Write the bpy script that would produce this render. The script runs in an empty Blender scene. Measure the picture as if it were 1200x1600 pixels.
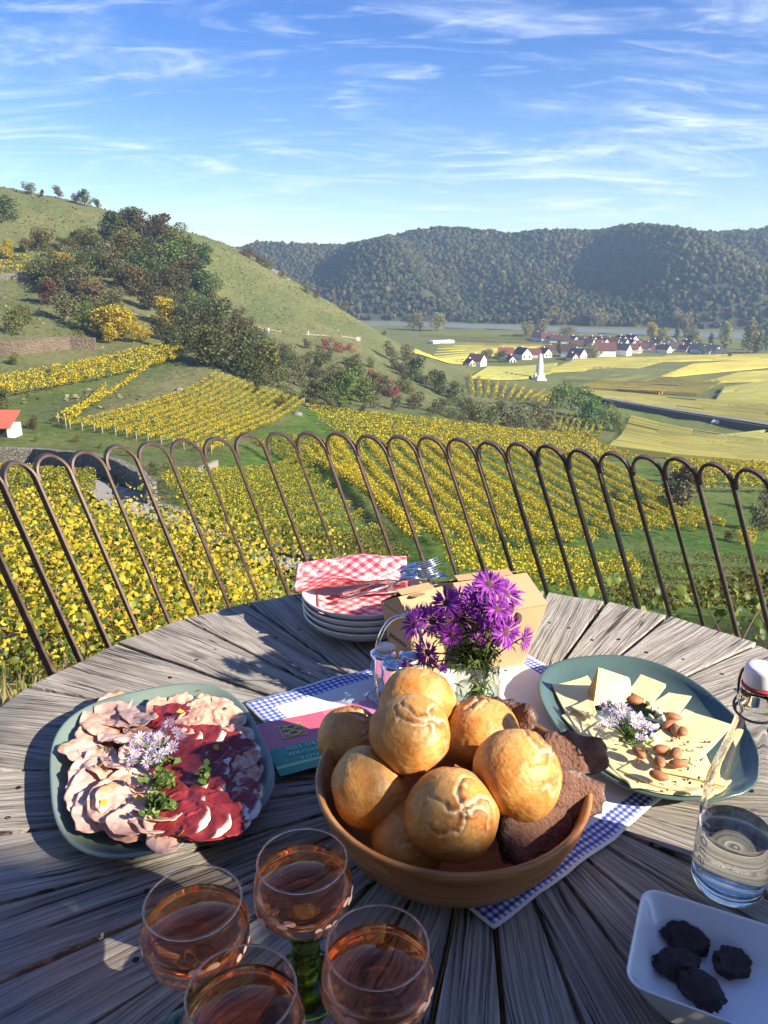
import bpy, bmesh, math, random
import numpy as np
from math import sin, cos, pi, radians, sqrt, atan2
from mathutils import Vector, Matrix, noise as mnoise

random.seed(7); rng = np.random.default_rng(7)
scene = bpy.context.scene
COL = scene.collection

# ------------------------------------------------------------------ camera
TH = radians(17.5); FPX = 1200.0; CZ = 1.38
cam_data = bpy.data.cameras.new('camera')
cam_data.sensor_fit = 'VERTICAL'; cam_data.sensor_height = 32.0; cam_data.lens = 32.0 * FPX / 1600.0
cam_data.clip_start = 0.02; cam_data.clip_end = 6000
cam = bpy.data.objects.new('camera', cam_data); COL.objects.link(cam)
cam.location = (0, 0, CZ); cam.rotation_euler = (pi / 2 - TH, 0, 0)
scene.camera = cam

# ------------------------------------------------------------------ world, sun, exposure
SUN_EL = radians(28); SUN_AZ = radians(27)          # azimuth: how far behind the +X direction the sun stands
sun_vec = Vector((cos(SUN_EL) * cos(SUN_AZ), -cos(SUN_EL) * sin(SUN_AZ), sin(SUN_EL)))
world = bpy.data.worlds.new('World'); scene.world = world; world.use_nodes = True
wt = world.node_tree; wt.nodes.clear()
def wn(t, **kw):
    n = wt.nodes.new(t)
    for k, v in kw.items(): setattr(n, k, v)
    return n
def wl(a, b): wt.links.new(a, b)
sky = wn('ShaderNodeTexSky', sky_type='NISHITA', sun_disc=False)
sky.sun_elevation = SUN_EL
sky.sun_rotation = atan2(sun_vec.x, sun_vec.y)
sky.altitude = 250; sky.air_density = 1.0; sky.dust_density = 0.12; sky.ozone_density = 2.2
hs = wn('ShaderNodeHueSaturation'); hs.inputs['Saturation'].default_value = 1.38; hs.inputs['Hue'].default_value = 0.522; hs.inputs['Value'].default_value = 1.12
wl(sky.outputs[0], hs.inputs['Color'])
tc = wn('ShaderNodeTexCoord')
sep = wn('ShaderNodeSeparateXYZ'); wl(tc.outputs['Generated'], sep.inputs[0])
zz = wn('ShaderNodeMath', operation='MAXIMUM'); wl(sep.outputs[2], zz.inputs[0]); zz.inputs[1].default_value = 0.0
zp = wn('ShaderNodeMath', operation='ADD'); wl(zz.outputs[0], zp.inputs[0]); zp.inputs[1].default_value = 0.16
dx = wn('ShaderNodeMath', operation='DIVIDE'); wl(sep.outputs[0], dx.inputs[0]); wl(zp.outputs[0], dx.inputs[1])
dy = wn('ShaderNodeMath', operation='DIVIDE'); wl(sep.outputs[1], dy.inputs[0]); wl(zp.outputs[0], dy.inputs[1])
cmb = wn('ShaderNodeCombineXYZ'); wl(dx.outputs[0], cmb.inputs[0]); wl(dy.outputs[0], cmb.inputs[1])
def cloud(rot, sc, nscale, lo, hi, dist, off):
    mp = wn('ShaderNodeMapping'); wl(cmb.outputs[0], mp.inputs[0])
    mp.inputs['Rotation'].default_value = (0, 0, radians(rot)); mp.inputs['Scale'].default_value = sc; mp.inputs['Location'].default_value = off
    nz = wn('ShaderNodeTexNoise'); wl(mp.outputs[0], nz.inputs['Vector'])
    nz.inputs['Scale'].default_value = nscale; nz.inputs['Detail'].default_value = 9; nz.inputs['Roughness'].default_value = 0.62; nz.inputs['Distortion'].default_value = dist
    mr = wn('ShaderNodeMapRange', interpolation_type='SMOOTHSTEP'); wl(nz.outputs[0], mr.inputs[0])
    mr.inputs[1].default_value = lo; mr.inputs[2].default_value = hi
    return mr.outputs[0]
c1 = cloud(42, (0.6, 1.35, 1), 1.5, 0.44, 0.78, 1.5, (1.3, 0.4, 0))
c2 = cloud(-20, (0.7, 1.3, 1), 0.9, 0.40, 0.62, 0.7, (4.1, 2.0, 0))
c3 = cloud(14, (0.6, 1.5, 1), 3.0, 0.50, 0.82, 1.8, (7.7, 5.0, 0))
m1 = wn('ShaderNodeMath', operation='MULTIPLY'); wl(c1, m1.inputs[0]); wl(c2, m1.inputs[1])
m2 = wn('ShaderNodeMath', operation='MULTIPLY'); wl(c3, m2.inputs[0]); m2.inputs[1].default_value = 0.45
m3 = wn('ShaderNodeMath', operation='ADD'); wl(m1.outputs[0], m3.inputs[0]); wl(m2.outputs[0], m3.inputs[1])
m4 = wn('ShaderNodeMath', operation='MULTIPLY', use_clamp=True); wl(m3.outputs[0], m4.inputs[0]); m4.inputs[1].default_value = 0.95
mix = wn('ShaderNodeMixRGB'); wl(m4.outputs[0], mix.inputs[0]); wl(hs.outputs[0], mix.inputs[1]); mix.inputs[2].default_value = (8.0, 8.7, 9.8, 1)
bg = wn('ShaderNodeBackground'); bg.inputs['Strength'].default_value = 0.064; wl(mix.outputs[0], bg.inputs['Color'])
wo = wn('ShaderNodeOutputWorld'); wl(bg.outputs[0], wo.inputs[0])

sd = bpy.data.lights.new('sun', 'SUN'); sd.energy = 5.0; sd.angle = radians(0.55); sd.color = (1.0, 0.90, 0.74)
sun = bpy.data.objects.new('sun', sd); COL.objects.link(sun)
sun.rotation_euler = sun_vec.to_track_quat('Z', 'Y').to_euler(); sun.location = (30, 0, 30)

scene.view_settings.view_transform = 'Standard'; scene.view_settings.look = 'None'
scene.view_settings.exposure = 1.38; scene.view_settings.gamma = 1.0; scene.view_settings.use_curve_mapping = False
scene.render.engine = 'CYCLES'
cy = scene.cycles
cy.use_denoising = True
try: cy.denoiser = 'OPENIMAGEDENOISE'
except Exception: pass
cy.max_bounces = 14; cy.transmission_bounces = 14; cy.diffuse_bounces = 3; cy.glossy_bounces = 5; cy.transparent_max_bounces = 16
cy.volume_bounces = 0; cy.sample_clamp_indirect = 6; cy.caustics_reflective = True; cy.caustics_refractive = True; cy.blur_glossy = 0.6

# ------------------------------------------------------------------ pixel <-> place
def ray(px, py):
    v = (py - 800) / FPX
    return (px - 600) / FPX, cos(TH) - v * sin(TH), -(v * cos(TH) + sin(TH))
def PD(px, py, Y):
    x, y, z = ray(px, py); t = Y / y
    return Vector((x * t, Y, CZ + z * t))
def PZ(px, py, z0):
    x, y, z = ray(px, py); t = (z0 - CZ) / z
    return Vector((x * t, y * t, z0))
TT = 0.75                                            # height of the table top

# ------------------------------------------------------------------ helpers
def tag(o, label=None, cat=None, group=None, kind=None):
    if label: o['label'] = label
    if cat: o['category'] = cat
    if group: o['group'] = group
    if kind: o['kind'] = kind
    return o
def empty(name, loc=(0, 0, 0), rz=0, label=None, cat=None, group=None):
    o = bpy.data.objects.new(name, None); COL.objects.link(o)
    o.empty_display_size = 0.1; o.location = loc; o.rotation_euler = (0, 0, rz)
    return tag(o, label, cat, group)
def add(name, me, mat=None, parent=None, loc=None, rot=None, scale=None):
    o = bpy.data.objects.new(name, me); COL.objects.link(o)
    if mat is not None and len(me.materials) == 0: me.materials.append(mat)
    if parent: o.parent = parent
    if loc is not None: o.location = loc
    if rot is not None: o.rotation_euler = rot
    if scale is not None: o.scale = scale
    return o
def fmesh(name, V, F, smooth=False, mat=None):
    """fast mesh from arrays; F is an n x k array or a list of index lists"""
    me = bpy.data.meshes.new(name)
    V = np.asarray(V, dtype=np.float32)
    if isinstance(F, np.ndarray):
        n, k = F.shape
        me.vertices.add(len(V)); me.vertices.foreach_set('co', V.ravel())
        me.loops.add(n * k); me.loops.foreach_set('vertex_index', F.astype(np.int32).ravel())
        me.polygons.add(n); me.polygons.foreach_set('loop_start', np.arange(0, n * k, k, dtype=np.int32))
        try: me.polygons.foreach_set('loop_total', np.full(n, k, dtype=np.int32))
        except Exception: pass
        me.update(calc_edges=True)
    else:
        me.from_pydata([tuple(v) for v in V], [], F); me.update()
    if smooth: me.polygons.foreach_set('use_smooth', np.ones(len(me.polygons), dtype=bool))
    if mat: me.materials.append(mat)
    return me
def bm_mesh(name, bm, smooth=False, mat=None):
    me = bpy.data.meshes.new(name); bm.normal_update(); bm.to_mesh(me); bm.free()
    if smooth: me.polygons.foreach_set('use_smooth', np.ones(len(me.polygons), dtype=bool))
    if mat: me.materials.append(mat)
    return me
def box_vf(x0, x1, y0, y1, z0, z1):
    V = [(x0, y0, z0), (x1, y0, z0), (x1, y1, z0), (x0, y1, z0), (x0, y0, z1), (x1, y0, z1), (x1, y1, z1), (x0, y1, z1)]
    F = [[0, 3, 2, 1], [4, 5, 6, 7], [0, 1, 5, 4], [1, 2, 6, 5], [2, 3, 7, 6], [3, 0, 4, 7]]
    return V, F
def box_mesh(name, x0, x1, y0, y1, z0, z1, mat=None, bevel=0):
    V, F = box_vf(x0, x1, y0, y1, z0, z1)
    if not bevel: return fmesh(name, V, F, mat=mat)
    bm = bmesh.new(); vs = [bm.verts.new(v) for v in V]
    for f in F: bm.faces.new([vs[i] for i in f])
    bmesh.ops.bevel(bm, geom=bm.edges[:], offset=bevel, segments=2, affect='EDGES', profile=0.5)
    return bm_mesh(name, bm, mat=mat)
def lathe(name, prof, n=48, mat=None, smooth=True, fn=None):
    """prof: (r, z) points; r = 0 ends are closed with a fan"""
    V = []; F = []; rings = []
    for i, (r, z) in enumerate(prof):
        if r < 1e-6: rings.append([len(V)]); V.append((0, 0, z))
        else:
            rings.append(list(range(len(V), len(V) + n)))
            for k in range(n):
                a = 2 * pi * k / n
                x, y, w = r * cos(a), r * sin(a), z
                if fn: x, y, w = fn(x, y, w, a, i)
                V.append((x, y, w))
    for a, b in zip(rings, rings[1:]):
        if len(a) == 1 and len(b) == 1: continue
        for k in range(n):
            k2 = (k + 1) % n
            if len(a) == 1: F.append([a[0], b[k2], b[k]])
            elif len(b) == 1: F.append([a[k], a[k2], b[0]])
            else: F.append([a[k], a[k2], b[k2], b[k]])
    return fmesh(name, V, F, smooth, mat)
def tube_vf(path, rad, n=8, cap=True, V=None, F=None):
    V = [] if V is None else V; F = [] if F is None else F
    path = [Vector(p) for p in path]; m = len(path)
    if not hasattr(rad, '__len__'): rad = [rad] * m
    up = None; base = len(V)
    for i, p in enumerate(path):
        t = (path[min(i + 1, m - 1)] - path[max(i - 1, 0)]).normalized()
        if up is None: up = t.orthogonal().normalized()
        up = (up - t * up.dot(t));  up = up.normalized() if up.length > 1e-6 else t.orthogonal().normalized()
        s = t.cross(up)
        for k in range(n):
            a = 2 * pi * k / n
            V.append(tuple(p + (up * cos(a) + s * sin(a)) * rad[i]))
    for i in range(m - 1):
        for k in range(n):
            k2 = (k + 1) % n
            F.append([base + i * n + k, base + i * n + k2, base + (i + 1) * n + k2, base + (i + 1) * n + k])
    if cap:
        F.append([base + k for k in range(n)][::-1]); F.append([base + (m - 1) * n + k for k in range(n)])
    return V, F
def tube(name, path, rad, n=8, mat=None, smooth=True, cap=True):
    V, F = tube_vf(path, rad, n, cap); return fmesh(name, V, F, smooth, mat)
def copy_thing(o, loc=None, rot=None, scale=None, label=None):
    c = o.copy(); COL.objects.link(c)
    if loc is not None: c.location = loc
    if rot is not None: c.rotation_euler = rot
    if scale is not None: c.scale = scale
    if label: c['label'] = label
    for ch in list(o.children):
        d = ch.copy(); COL.objects.link(d); d.parent = c
        for g in list(ch.children):
            e = g.copy(); COL.objects.link(e); e.parent = d
    return c

# ------------------------------------------------------------------ materials
class Mat:
    def __init__(s, name):
        s.m = bpy.data.materials.new(name); s.m.use_nodes = True; s.t = s.m.node_tree; s.t.nodes.clear()
        s.out = s.n('ShaderNodeOutputMaterial')
    def n(s, t, **kw):
        n = s.t.nodes.new(t)
        for k, v in kw.items(): setattr(n, k, v)
        return n
    def l(s, a, b): s.t.links.new(a, b)
    def set(s, sock, v):
        if hasattr(v, 'is_linked') or isinstance(v, bpy.types.NodeSocket): s.l(v, sock)
        elif isinstance(v, (tuple, list)) and len(v) == 3 and sock.type == 'RGBA': sock.default_value = (*v, 1)
        else: sock.default_value = v
    def coord(s, kind='Object'): return s.n('ShaderNodeTexCoord').outputs[kind]
    def mapping(s, vec, scale=(1, 1, 1), rot=(0, 0, 0), loc=(0, 0, 0)):
        m = s.n('ShaderNodeMapping'); s.l(vec, m.inputs[0]); m.inputs['Scale'].default_value = scale
        m.inputs['Rotation'].default_value = rot; m.inputs['Location'].default_value = loc; return m.outputs[0]
    def noise(s, vec, scale=5, detail=4, rough=0.55, dist=0.0):
        n = s.n('ShaderNodeTexNoise')
        if vec is not None: s.l(vec, n.inputs['Vector'])
        n.inputs['Scale'].default_value = scale; n.inputs['Detail'].default_value = detail
        n.inputs['Roughness'].default_value = rough; n.inputs['Distortion'].default_value = dist; return n.outputs['Fac']
    def voronoi(s, vec, scale=5, feature='F1', out='Distance', rand=1.0):
        n = s.n('ShaderNodeTexVoronoi', feature=feature); s.l(vec, n.inputs['Vector']); n.inputs['Scale'].default_value = scale
        n.inputs['Randomness'].default_value = rand
        return n.outputs[out]
    def ramp(s, fac, stops, interp='LINEAR'):
        r = s.n('ShaderNodeValToRGB'); s.l(fac, r.inputs[0]); r.color_ramp.interpolation = interp
        e = r.color_ramp.elements
        while len(e) < len(stops): e.new(0.5)
        for el, (p, c) in zip(e, stops):
            el.position = p; el.color = (*c, 1) if len(c) == 3 else c
        return r.outputs[0]
    def rng(s, fac, a, b, c=0, d=1, smooth=False):
        r = s.n('ShaderNodeMapRange'); s.l(fac, r.inputs[0])
        if smooth: r.interpolation_type = 'SMOOTHSTEP'
        for i, v in enumerate((a, b, c, d)): r.inputs[i + 1].default_value = v
        return r.outputs[0]
    def math(s, op, a, b=0.0, clamp=False):
        n = s.n('ShaderNodeMath', operation=op, use_clamp=clamp); s.set(n.inputs[0], a); s.set(n.inputs[1], b); return n.outputs[0]
    def mix(s, fac, a, b, blend='MIX'):
        n = s.n('ShaderNodeMixRGB', blend_type=blend); s.set(n.inputs[0], fac); s.set(n.inputs[1], a); s.set(n.inputs[2], b); return n.outputs[0]
    def bump(s, h, strength=0.3, dist=0.01, normal=None):
        b = s.n('ShaderNodeBump'); s.l(h, b.inputs['Height']); b.inputs['Strength'].default_value = strength; b.inputs['Distance'].default_value = dist
        if normal is not None: s.l(normal, b.inputs['Normal'])
        return b.outputs[0]
    def island(s): return s.n('ShaderNodeNewGeometry').outputs['Random Per Island']
    def objrand(s): return s.n('ShaderNodeObjectInfo').outputs['Random']
    def bsdf(s, col, rough=0.6, normal=None, **kw):
        p = s.n('ShaderNodeBsdfPrincipled'); s.set(p.inputs['Base Color'], col); s.set(p.inputs['Roughness'], rough)
        if normal is not None: s.l(normal, p.inputs['Normal'])
        for k, v in kw.items(): s.set(p.inputs[k.replace('_', ' ')], v)
        return p.outputs[0]
    def shader_mix(s, fac, a, b):
        n = s.n('ShaderNodeMixShader'); s.set(n.inputs[0], fac); s.l(a, n.inputs[1]); s.l(b, n.inputs[2]); return n.outputs[0]
    def done(s, sh): s.l(sh, s.out.inputs[0]); return s.m

def plain(name, col, rough=0.6, var=0.12, scale=8, bump=0.0, bdist=0.002, **kw):
    """a colour with mottling and a little relief"""
    m = Mat(name); co = m.coord('Object'); nz = m.noise(co, scale, 5, 0.6)
    c = m.mix(nz, tuple(x * (1 - var) for x in col), tuple(min(1, x * (1 + var)) for x in col))
    nb = m.bump(m.noise(co, scale * 6, 4), bump, bdist) if bump else None
    return m.done(m.bsdf(c, rough, nb, **kw))
def leafy(name, stops, trans=0.35, rough=0.55, objvar=0.0):
    m = Mat(name); c = m.ramp(m.island(), stops)
    if objvar:
        h = m.n('ShaderNodeHueSaturation'); m.l(c, h.inputs['Color']); m.l(m.rng(m.objrand(), 0, 1, 0.5 - objvar * 0.12, 0.5 + objvar * 0.08), h.inputs['Hue'])
        m.l(m.rng(m.objrand(), 0, 1, 1 - objvar * 0.35, 1 + objvar * 0.35), h.inputs['Value']); c = h.outputs[0]
    d = m.bsdf(c, rough, Specular_IOR_Level=0.25)
    t = m.n('ShaderNodeBsdfTranslucent'); m.l(c, t.inputs[0])
    return m.done(m.shader_mix(trans, d, t.outputs[0]))
def thin_glass(name, tint=(1, 1, 1), rough=0.0, ior=1.45, base=0.0):
    """thin clear wall: light passes straight, with a Fresnel reflection"""
    m = Mat(name); tr = m.n('ShaderNodeBsdfTransparent'); tr.inputs[0].default_value = (*tint, 1)
    gl = m.n('ShaderNodeBsdfGlossy'); gl.inputs['Roughness'].default_value = rough
    lw = m.n('ShaderNodeLayerWeight'); lw.inputs[0].default_value = .5
    f = m.math('ADD', m.math('MULTIPLY', m.math('POWER', lw.outputs['Facing'], 4.0), .75), .04 + base, True)
    return m.done(m.shader_mix(f, tr.outputs[0], gl.outputs[0]))
def solid_glass(name, tint=(1, 1, 1), rough=0.0, ior=1.45):
    m = Mat(name)
    return m.done(m.bsdf(tint, rough, Transmission_Weight=1.0, IOR=ior))

# ------------------------------------------------------------------ the land
CP = [  # (pixel x, pixel y, distance): how the ground lies
 (60,1120,3.0),(150,1110,4.4),(40,1080,4.6),(120,1000,9),(300,1010,10),(60,945,13),(200,895,20),(400,980,14),(330,900,22),(30,842,30),
 (210,800,40),(130,790,44),(0,775,50),(300,760,60),(100,745,62),(0,735,68),(100,720,80),(20,700,90),
 (460,868,40),(560,885,42),(700,885,44),(640,900,36),(500,780,70),(420,770,68),(600,790,70),(450,720,98),(620,700,115),(540,690,118),(640,652,165),(480,642,148),
 (800,720,115),(800,800,75),(850,870,56),(1000,862,60),(1100,930,46),(1190,960,40),(950,950,34),(1000,985,20),(1150,1000,14),(1100,800,85),(1150,757,105),(1080,850,66),
 (900,700,152),(720,664,170),(1000,700,178),(1190,720,160),(1000,662,236),(1150,672,232),(1000,622,300),(1190,622,300),(880,605,338),(1000,580,392),(1190,580,392),
 (850,593,362),(740,567,432),(900,557,470),(1100,557,470),(1190,557,470),(700,545,520),(640,530,600),(800,535,570),
 (780,605,292),(900,645,238),(820,668,200),(740,655,190),(930,690,170),
 (-150,255,300),(0,293,300),(100,311,300),(200,338,304),(300,366,310),(370,388,316),(430,420,320),(520,474,325),(580,510,325),(640,547,318),(690,577,308),
 (150,400,250),(60,470,205),(0,430,228),(-120,420,230),(0,520,166),(110,530,172),(250,450,242),(350,480,270),(410,517,246),(450,580,212),(550,560,242),(360,560,188),(500,622,178),(600,620,198),(680,620,232),(470,520,262),(560,525,285),
 (200,692,98),(100,684,100),(420,652,134),(300,604,148),(330,572,160),(100,574,150),(0,590,140),(150,622,130),(280,552,168),(40,640,116),(320,706,98),(470,628,150),(300,735,76),(380,690,104)]
wp = [tuple(PD(*c)) for c in CP]
wp += [(-3, 2.6, -0.12), (-1.2, 2.5, -0.1), (0, 2.9, -0.5), (1.5, 2.6, -0.4), (3, 2.2, -0.3), (5, 3, -1.0), (-6, 3, -0.6), (-8, 2, -0.2), (8, 2, -0.3), (0, 4.2, -1.8), (2, 5, -2.5), (-2, 1, -0.1), (2, 1, -0.1), (0, -3, -0.1), (0, 9, -5.0), (4, 12, -6.6),
       (-420, 470, 30), (-300, 460, 5), (-160, 440, -25), (-30, 430, -44), (110, 430, -47.5), (-60, 600, -48), (-300, 650, -46), (200, 640, -49), (340, 500, -49), (600, 480, -49), (600, 300, -46), (420, 160, -38), (260, 80, -28), (90, 30, -15), (30, 12, -6), (-30, 12, -4), (-90, 40, -6), (-180, 90, -6), (-330, 200, 12)]
wp = np.array(wp)
def warp(X, Y): return np.stack([X / (Y + 16) * 1.7, np.log(Y + 9)], -1)
def tps_k(r2): return 0.5 * r2 * np.log(np.maximum(r2, 1e-12))
_W = warp(wp[:, 0], wp[:, 1]); _n = len(_W)
_K = tps_k(((_W[:, None] - _W[None]) ** 2).sum(-1)) + np.eye(_n) * 0.004
_P = np.c_[np.ones(_n), _W]
_A = np.block([[_K, _P], [_P.T, np.zeros((3, 3))]])
_zz = wp[:, 2] / (wp[:, 1] + 12)
_sol = np.linalg.solve(_A, np.r_[_zz, 0, 0, 0])
def tz(X, Y):
    X = np.atleast_1d(np.asarray(X, float)); Y = np.atleast_1d(np.asarray(Y, float)); sh = X.shape
    Xf, Yf = X.ravel(), np.maximum(Y.ravel(), -6); out = np.empty_like(Xf)
    for i in range(0, len(Xf), 20000):
        w = warp(Xf[i:i + 20000], Yf[i:i + 20000])
        k = tps_k(((w[:, None] - _W[None]) ** 2).sum(-1))
        out[i:i + 20000] = k @ _sol[:_n] + _sol[_n] + w @ _sol[_n + 1:]
    z = out * (Yf + 12)
    z = np.where(Yf > 380, np.maximum(z, -52), z)
    near = np.clip((Yf - 2.0) / 1.0, 0, 1)
    z = z * near + np.minimum(z, -0.12) * (1 - near)
    return z.reshape(sh)
def tz1(x, y): return float(tz(x, y)[0])
_T = np.exp(np.linspace(np.log(3.0), np.log(1250), 900))
def hit(px, py, lift=0.0):
    x, y, z = ray(px, py)
    X = x / y * _T; Z = CZ + z / y * _T
    h = tz(X, _T) + lift
    i = np.argmax(Z < h)
    if not (Z < h).any(): i = len(_T) - 1
    i = max(i, 1)
    d0 = Z[i - 1] - h[i - 1]; d1 = h[i] - Z[i]; f = d0 / max(d0 + d1, 1e-9)
    Y = _T[i - 1] + (_T[i] - _T[i - 1]) * min(max(f, 0), 1)
    return Vector((x / y * Y, Y, tz1(x / y * Y, Y)))
def mpp(Y): return Y / FPX * 1.02                     # metres per photograph pixel at that distance

def inpoly(X, Y, poly):
    c = np.zeros(X.shape, bool); n = len(poly)
    for i in range(n):
        x0, y0 = poly[i]; x1, y1 = poly[(i + 1) % n]
        if y0 == y1: continue
        c ^= ((Y < y0) != (Y < y1)) & (X < (x1 - x0) * (Y - y0) / (y1 - y0) + x0)
    return c

rows = np.r_[np.linspace(-6, 2.0, 6), np.exp(np.linspace(np.log(2.3), np.log(980), 260))]
cols = np.linspace(-1.25, 1.25, 300)
GY = np.repeat(rows[:, None], len(cols), 1); GX = cols[None] * (GY + 10)
GZ = tz(GX, GY)
_bump = np.array([mnoise.noise((x * .12, y * .12, 3)) for x, y in zip(GX.ravel(), GY.ravel())]).reshape(GX.shape)
GZ = GZ + _bump * np.clip((GY - 6) / 40, 0, 1) * 0.5
R_, C_ = GX.shape
idx = np.arange(R_ * C_).reshape(R_, C_)
GF = np.stack([idx[:-1, :-1], idx[:-1, 1:], idx[1:, 1:], idx[1:, :-1]], -1).reshape(-1, 4)
gm = fmesh('ground', np.stack([GX, GY, GZ], -1).reshape(-1, 3), GF, True)
# what grows on the ground: dry hill grass, vineyard turf, stubble, bare soil
colr = np.zeros((R_, C_, 3)); colr[:] = (0.138, 0.158, 0.064)
def zone(pix, c):
    poly = [tuple(hit(*p)[:2]) for p in pix]
    colr[inpoly(GX, GY, poly)] = c
TURF = (0.10, 0.175, 0.03)
pl = GY > 330; colr[pl & (GZ < -38)] = (0.17, 0.20, 0.055)
zone([(470,640),(640,645),(960,690),(1230,700),(1230,980),(900,960),(430,900),(230,800),(330,720)], TURF)
zone([(-30,640),(100,590),(300,545),(480,620),(470,640),(330,720),(-30,700)], (0.10, 0.145, 0.035))
zone([(120,630),(300,560),(340,585),(140,660)], (0.15, 0.15, 0.075)); zone([(30,640),(230,570),(270,580),(90,665)], (0.11, 0.135, 0.055))
zone([(960,690),(930,640),(1230,600),(1230,700)], (0.15, 0.185, 0.05))
zone([(580,745),(625,740),(690,880),(610,880)], (0.055, 0.115, 0.022))
zone([(890,800),(1100,840),(1230,850),(1230,880),(960,880),(880,870)], (0.075, 0.155, 0.03))
zone([(-30,940),(70,960),(70,1080),(-30,1080)], (0.22, 0.20, 0.09))
ca = gm.color_attributes.new('ground_cover', 'FLOAT_COLOR', 'POINT')
ca.data.foreach_set('color', np.c_[colr.reshape(-1, 3), np.ones(R_ * C_)].astype(np.float32).ravel())
m = Mat('turf_and_dry_grass'); at = m.n('ShaderNodeAttribute'); at.attribute_name = 'ground_cover'
co = m.coord('Object')
n1 = m.noise(co, 0.9, 8, 0.7); n2 = m.noise(co, 0.05, 5, 0.6); n3 = m.noise(co, 0.22, 6, 0.7)
c = m.mix(m.rng(n1, 0.38, 0.62), at.outputs['Color'], m.mix(1.0, at.outputs['Color'], (0.5, 0.5, 0.42), 'MULTIPLY'))
c = m.mix(m.rng(n2, 0.42, 0.66, 0, 0.5), c, (0.20, 0.18, 0.08)); c = m.mix(m.rng(n3, 0.56, 0.72, 0, 0.6), c, (0.075, 0.095, 0.03)); c = m.mix(m.rng(m.noise(co, 0.55, 5, .75), 0.57, 0.66, 0, 0.55), c, (0.07, 0.075, 0.03))
m_ground = m.done(m.bsdf(c, 0.95, m.bump(n1, 0.9, 0.35), Specular_IOR_Level=0.1))
ground = add('ground', gm, m_ground); tag(ground, 'grassy valley sides falling to the flat river plain', None, None, 'structure')

# terrace floor of flat stone under the table
m = Mat('terrace_stone'); co = m.coord('Object'); v = m.voronoi(co, 2.2, 'DISTANCE_TO_EDGE'); nz = m.noise(co, 9, 6, .65)
c = m.mix(nz, (0.16, 0.145, 0.12), (0.30, 0.28, 0.24)); c = m.mix(m.rng(v, 0.0, 0.05), (0.07, 0.065, 0.05), c)
m_terrace = m.done(m.bsdf(c, 0.85, m.bump(m.math('ADD', nz, m.rng(v, 0, .06)), 0.6, 0.02)))
FENCE_PIX = [(-130, 758), (-85, 745), (-35, 733), (18, 722), (70, 712), (128, 705), (180, 698), (232, 692), (283, 688), (335, 685), (383, 680), (432, 677), (480, 677), (525, 678), (573, 680), (622, 682), (668, 684), (715, 686), (762, 690), (808, 693), (855, 697), (905, 703), (955, 708), (1005, 712), (1058, 717), (1113, 726), (1170, 732), (1228, 741), (1290, 752), (1355, 766)]
FTOP = 1.38 - 0.484
FTOPS = [PZ(x, y, FTOP) for x, y in FENCE_PIX]
LEAN = Vector((1.66, -0.493, -4.888)) / 4.888         # the leaning bars: offset for each metre down
edge = [(p + LEAN * 0.56).xy for p in FTOPS]
fl = [(-4.5, -4), (4.5, -4), (4.0, 0.9)] + [(e.x + 0.06, e.y + 0.05) for e in edge][::-1] + [(-4.5, 0.6)]
V = [(x, y, 0.0) for x, y in fl] + [(x, y, -0.5) for x, y in fl]; k = len(fl)
F = [list(range(k)), list(range(k, 2 * k))[::-1]] + [[i, i + k, (i + 1) % k + k, (i + 1) % k] for i in range(k)]
ter = add('terrace', fmesh('terrace', V, F), m_terrace); tag(ter, 'flat stone terrace under the round table', None, None, 'structure')

# river
m = Mat('river_water'); co = m.coord('Object')
h = m.noise(m.mapping(co, (0.03, 0.12, 1)), 1.0, 6, .6)
m_water = m.done(m.bsdf((0.20, 0.225, 0.225), 0.35, m.bump(h, 0.25, 0.4)))
rv = [(-500, 785), (12, 742), (120, 694), (250, 616), (520, 480), (900, 370), (900, 560), (500, 610), (270, 672), (20, 796), (-500, 860)]
V = [(x, y, -49.0 + 0) for x, y in rv]
river = add('river', fmesh('river', V, [list(range(len(V)))]), m_water); tag(river, 'pale grey river at the foot of the wooded hills', None, None, 'structure')
# the plain dips under the river along its bed
co_ = np.empty(len(gm.vertices) * 3, np.float32); gm.vertices.foreach_get('co', co_); co_ = co_.reshape(-1, 3)
bed = inpoly(co_[:, 0], co_[:, 1], rv); co_[bed, 2] = np.minimum(co_[bed, 2], -50.2)
offbed = (~bed) & (co_[:, 1] > 450); co_[offbed, 2] = np.maximum(co_[offbed, 2], -48.6)
gm.vertices.foreach_set('co', co_.ravel()); gm.update()

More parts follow.
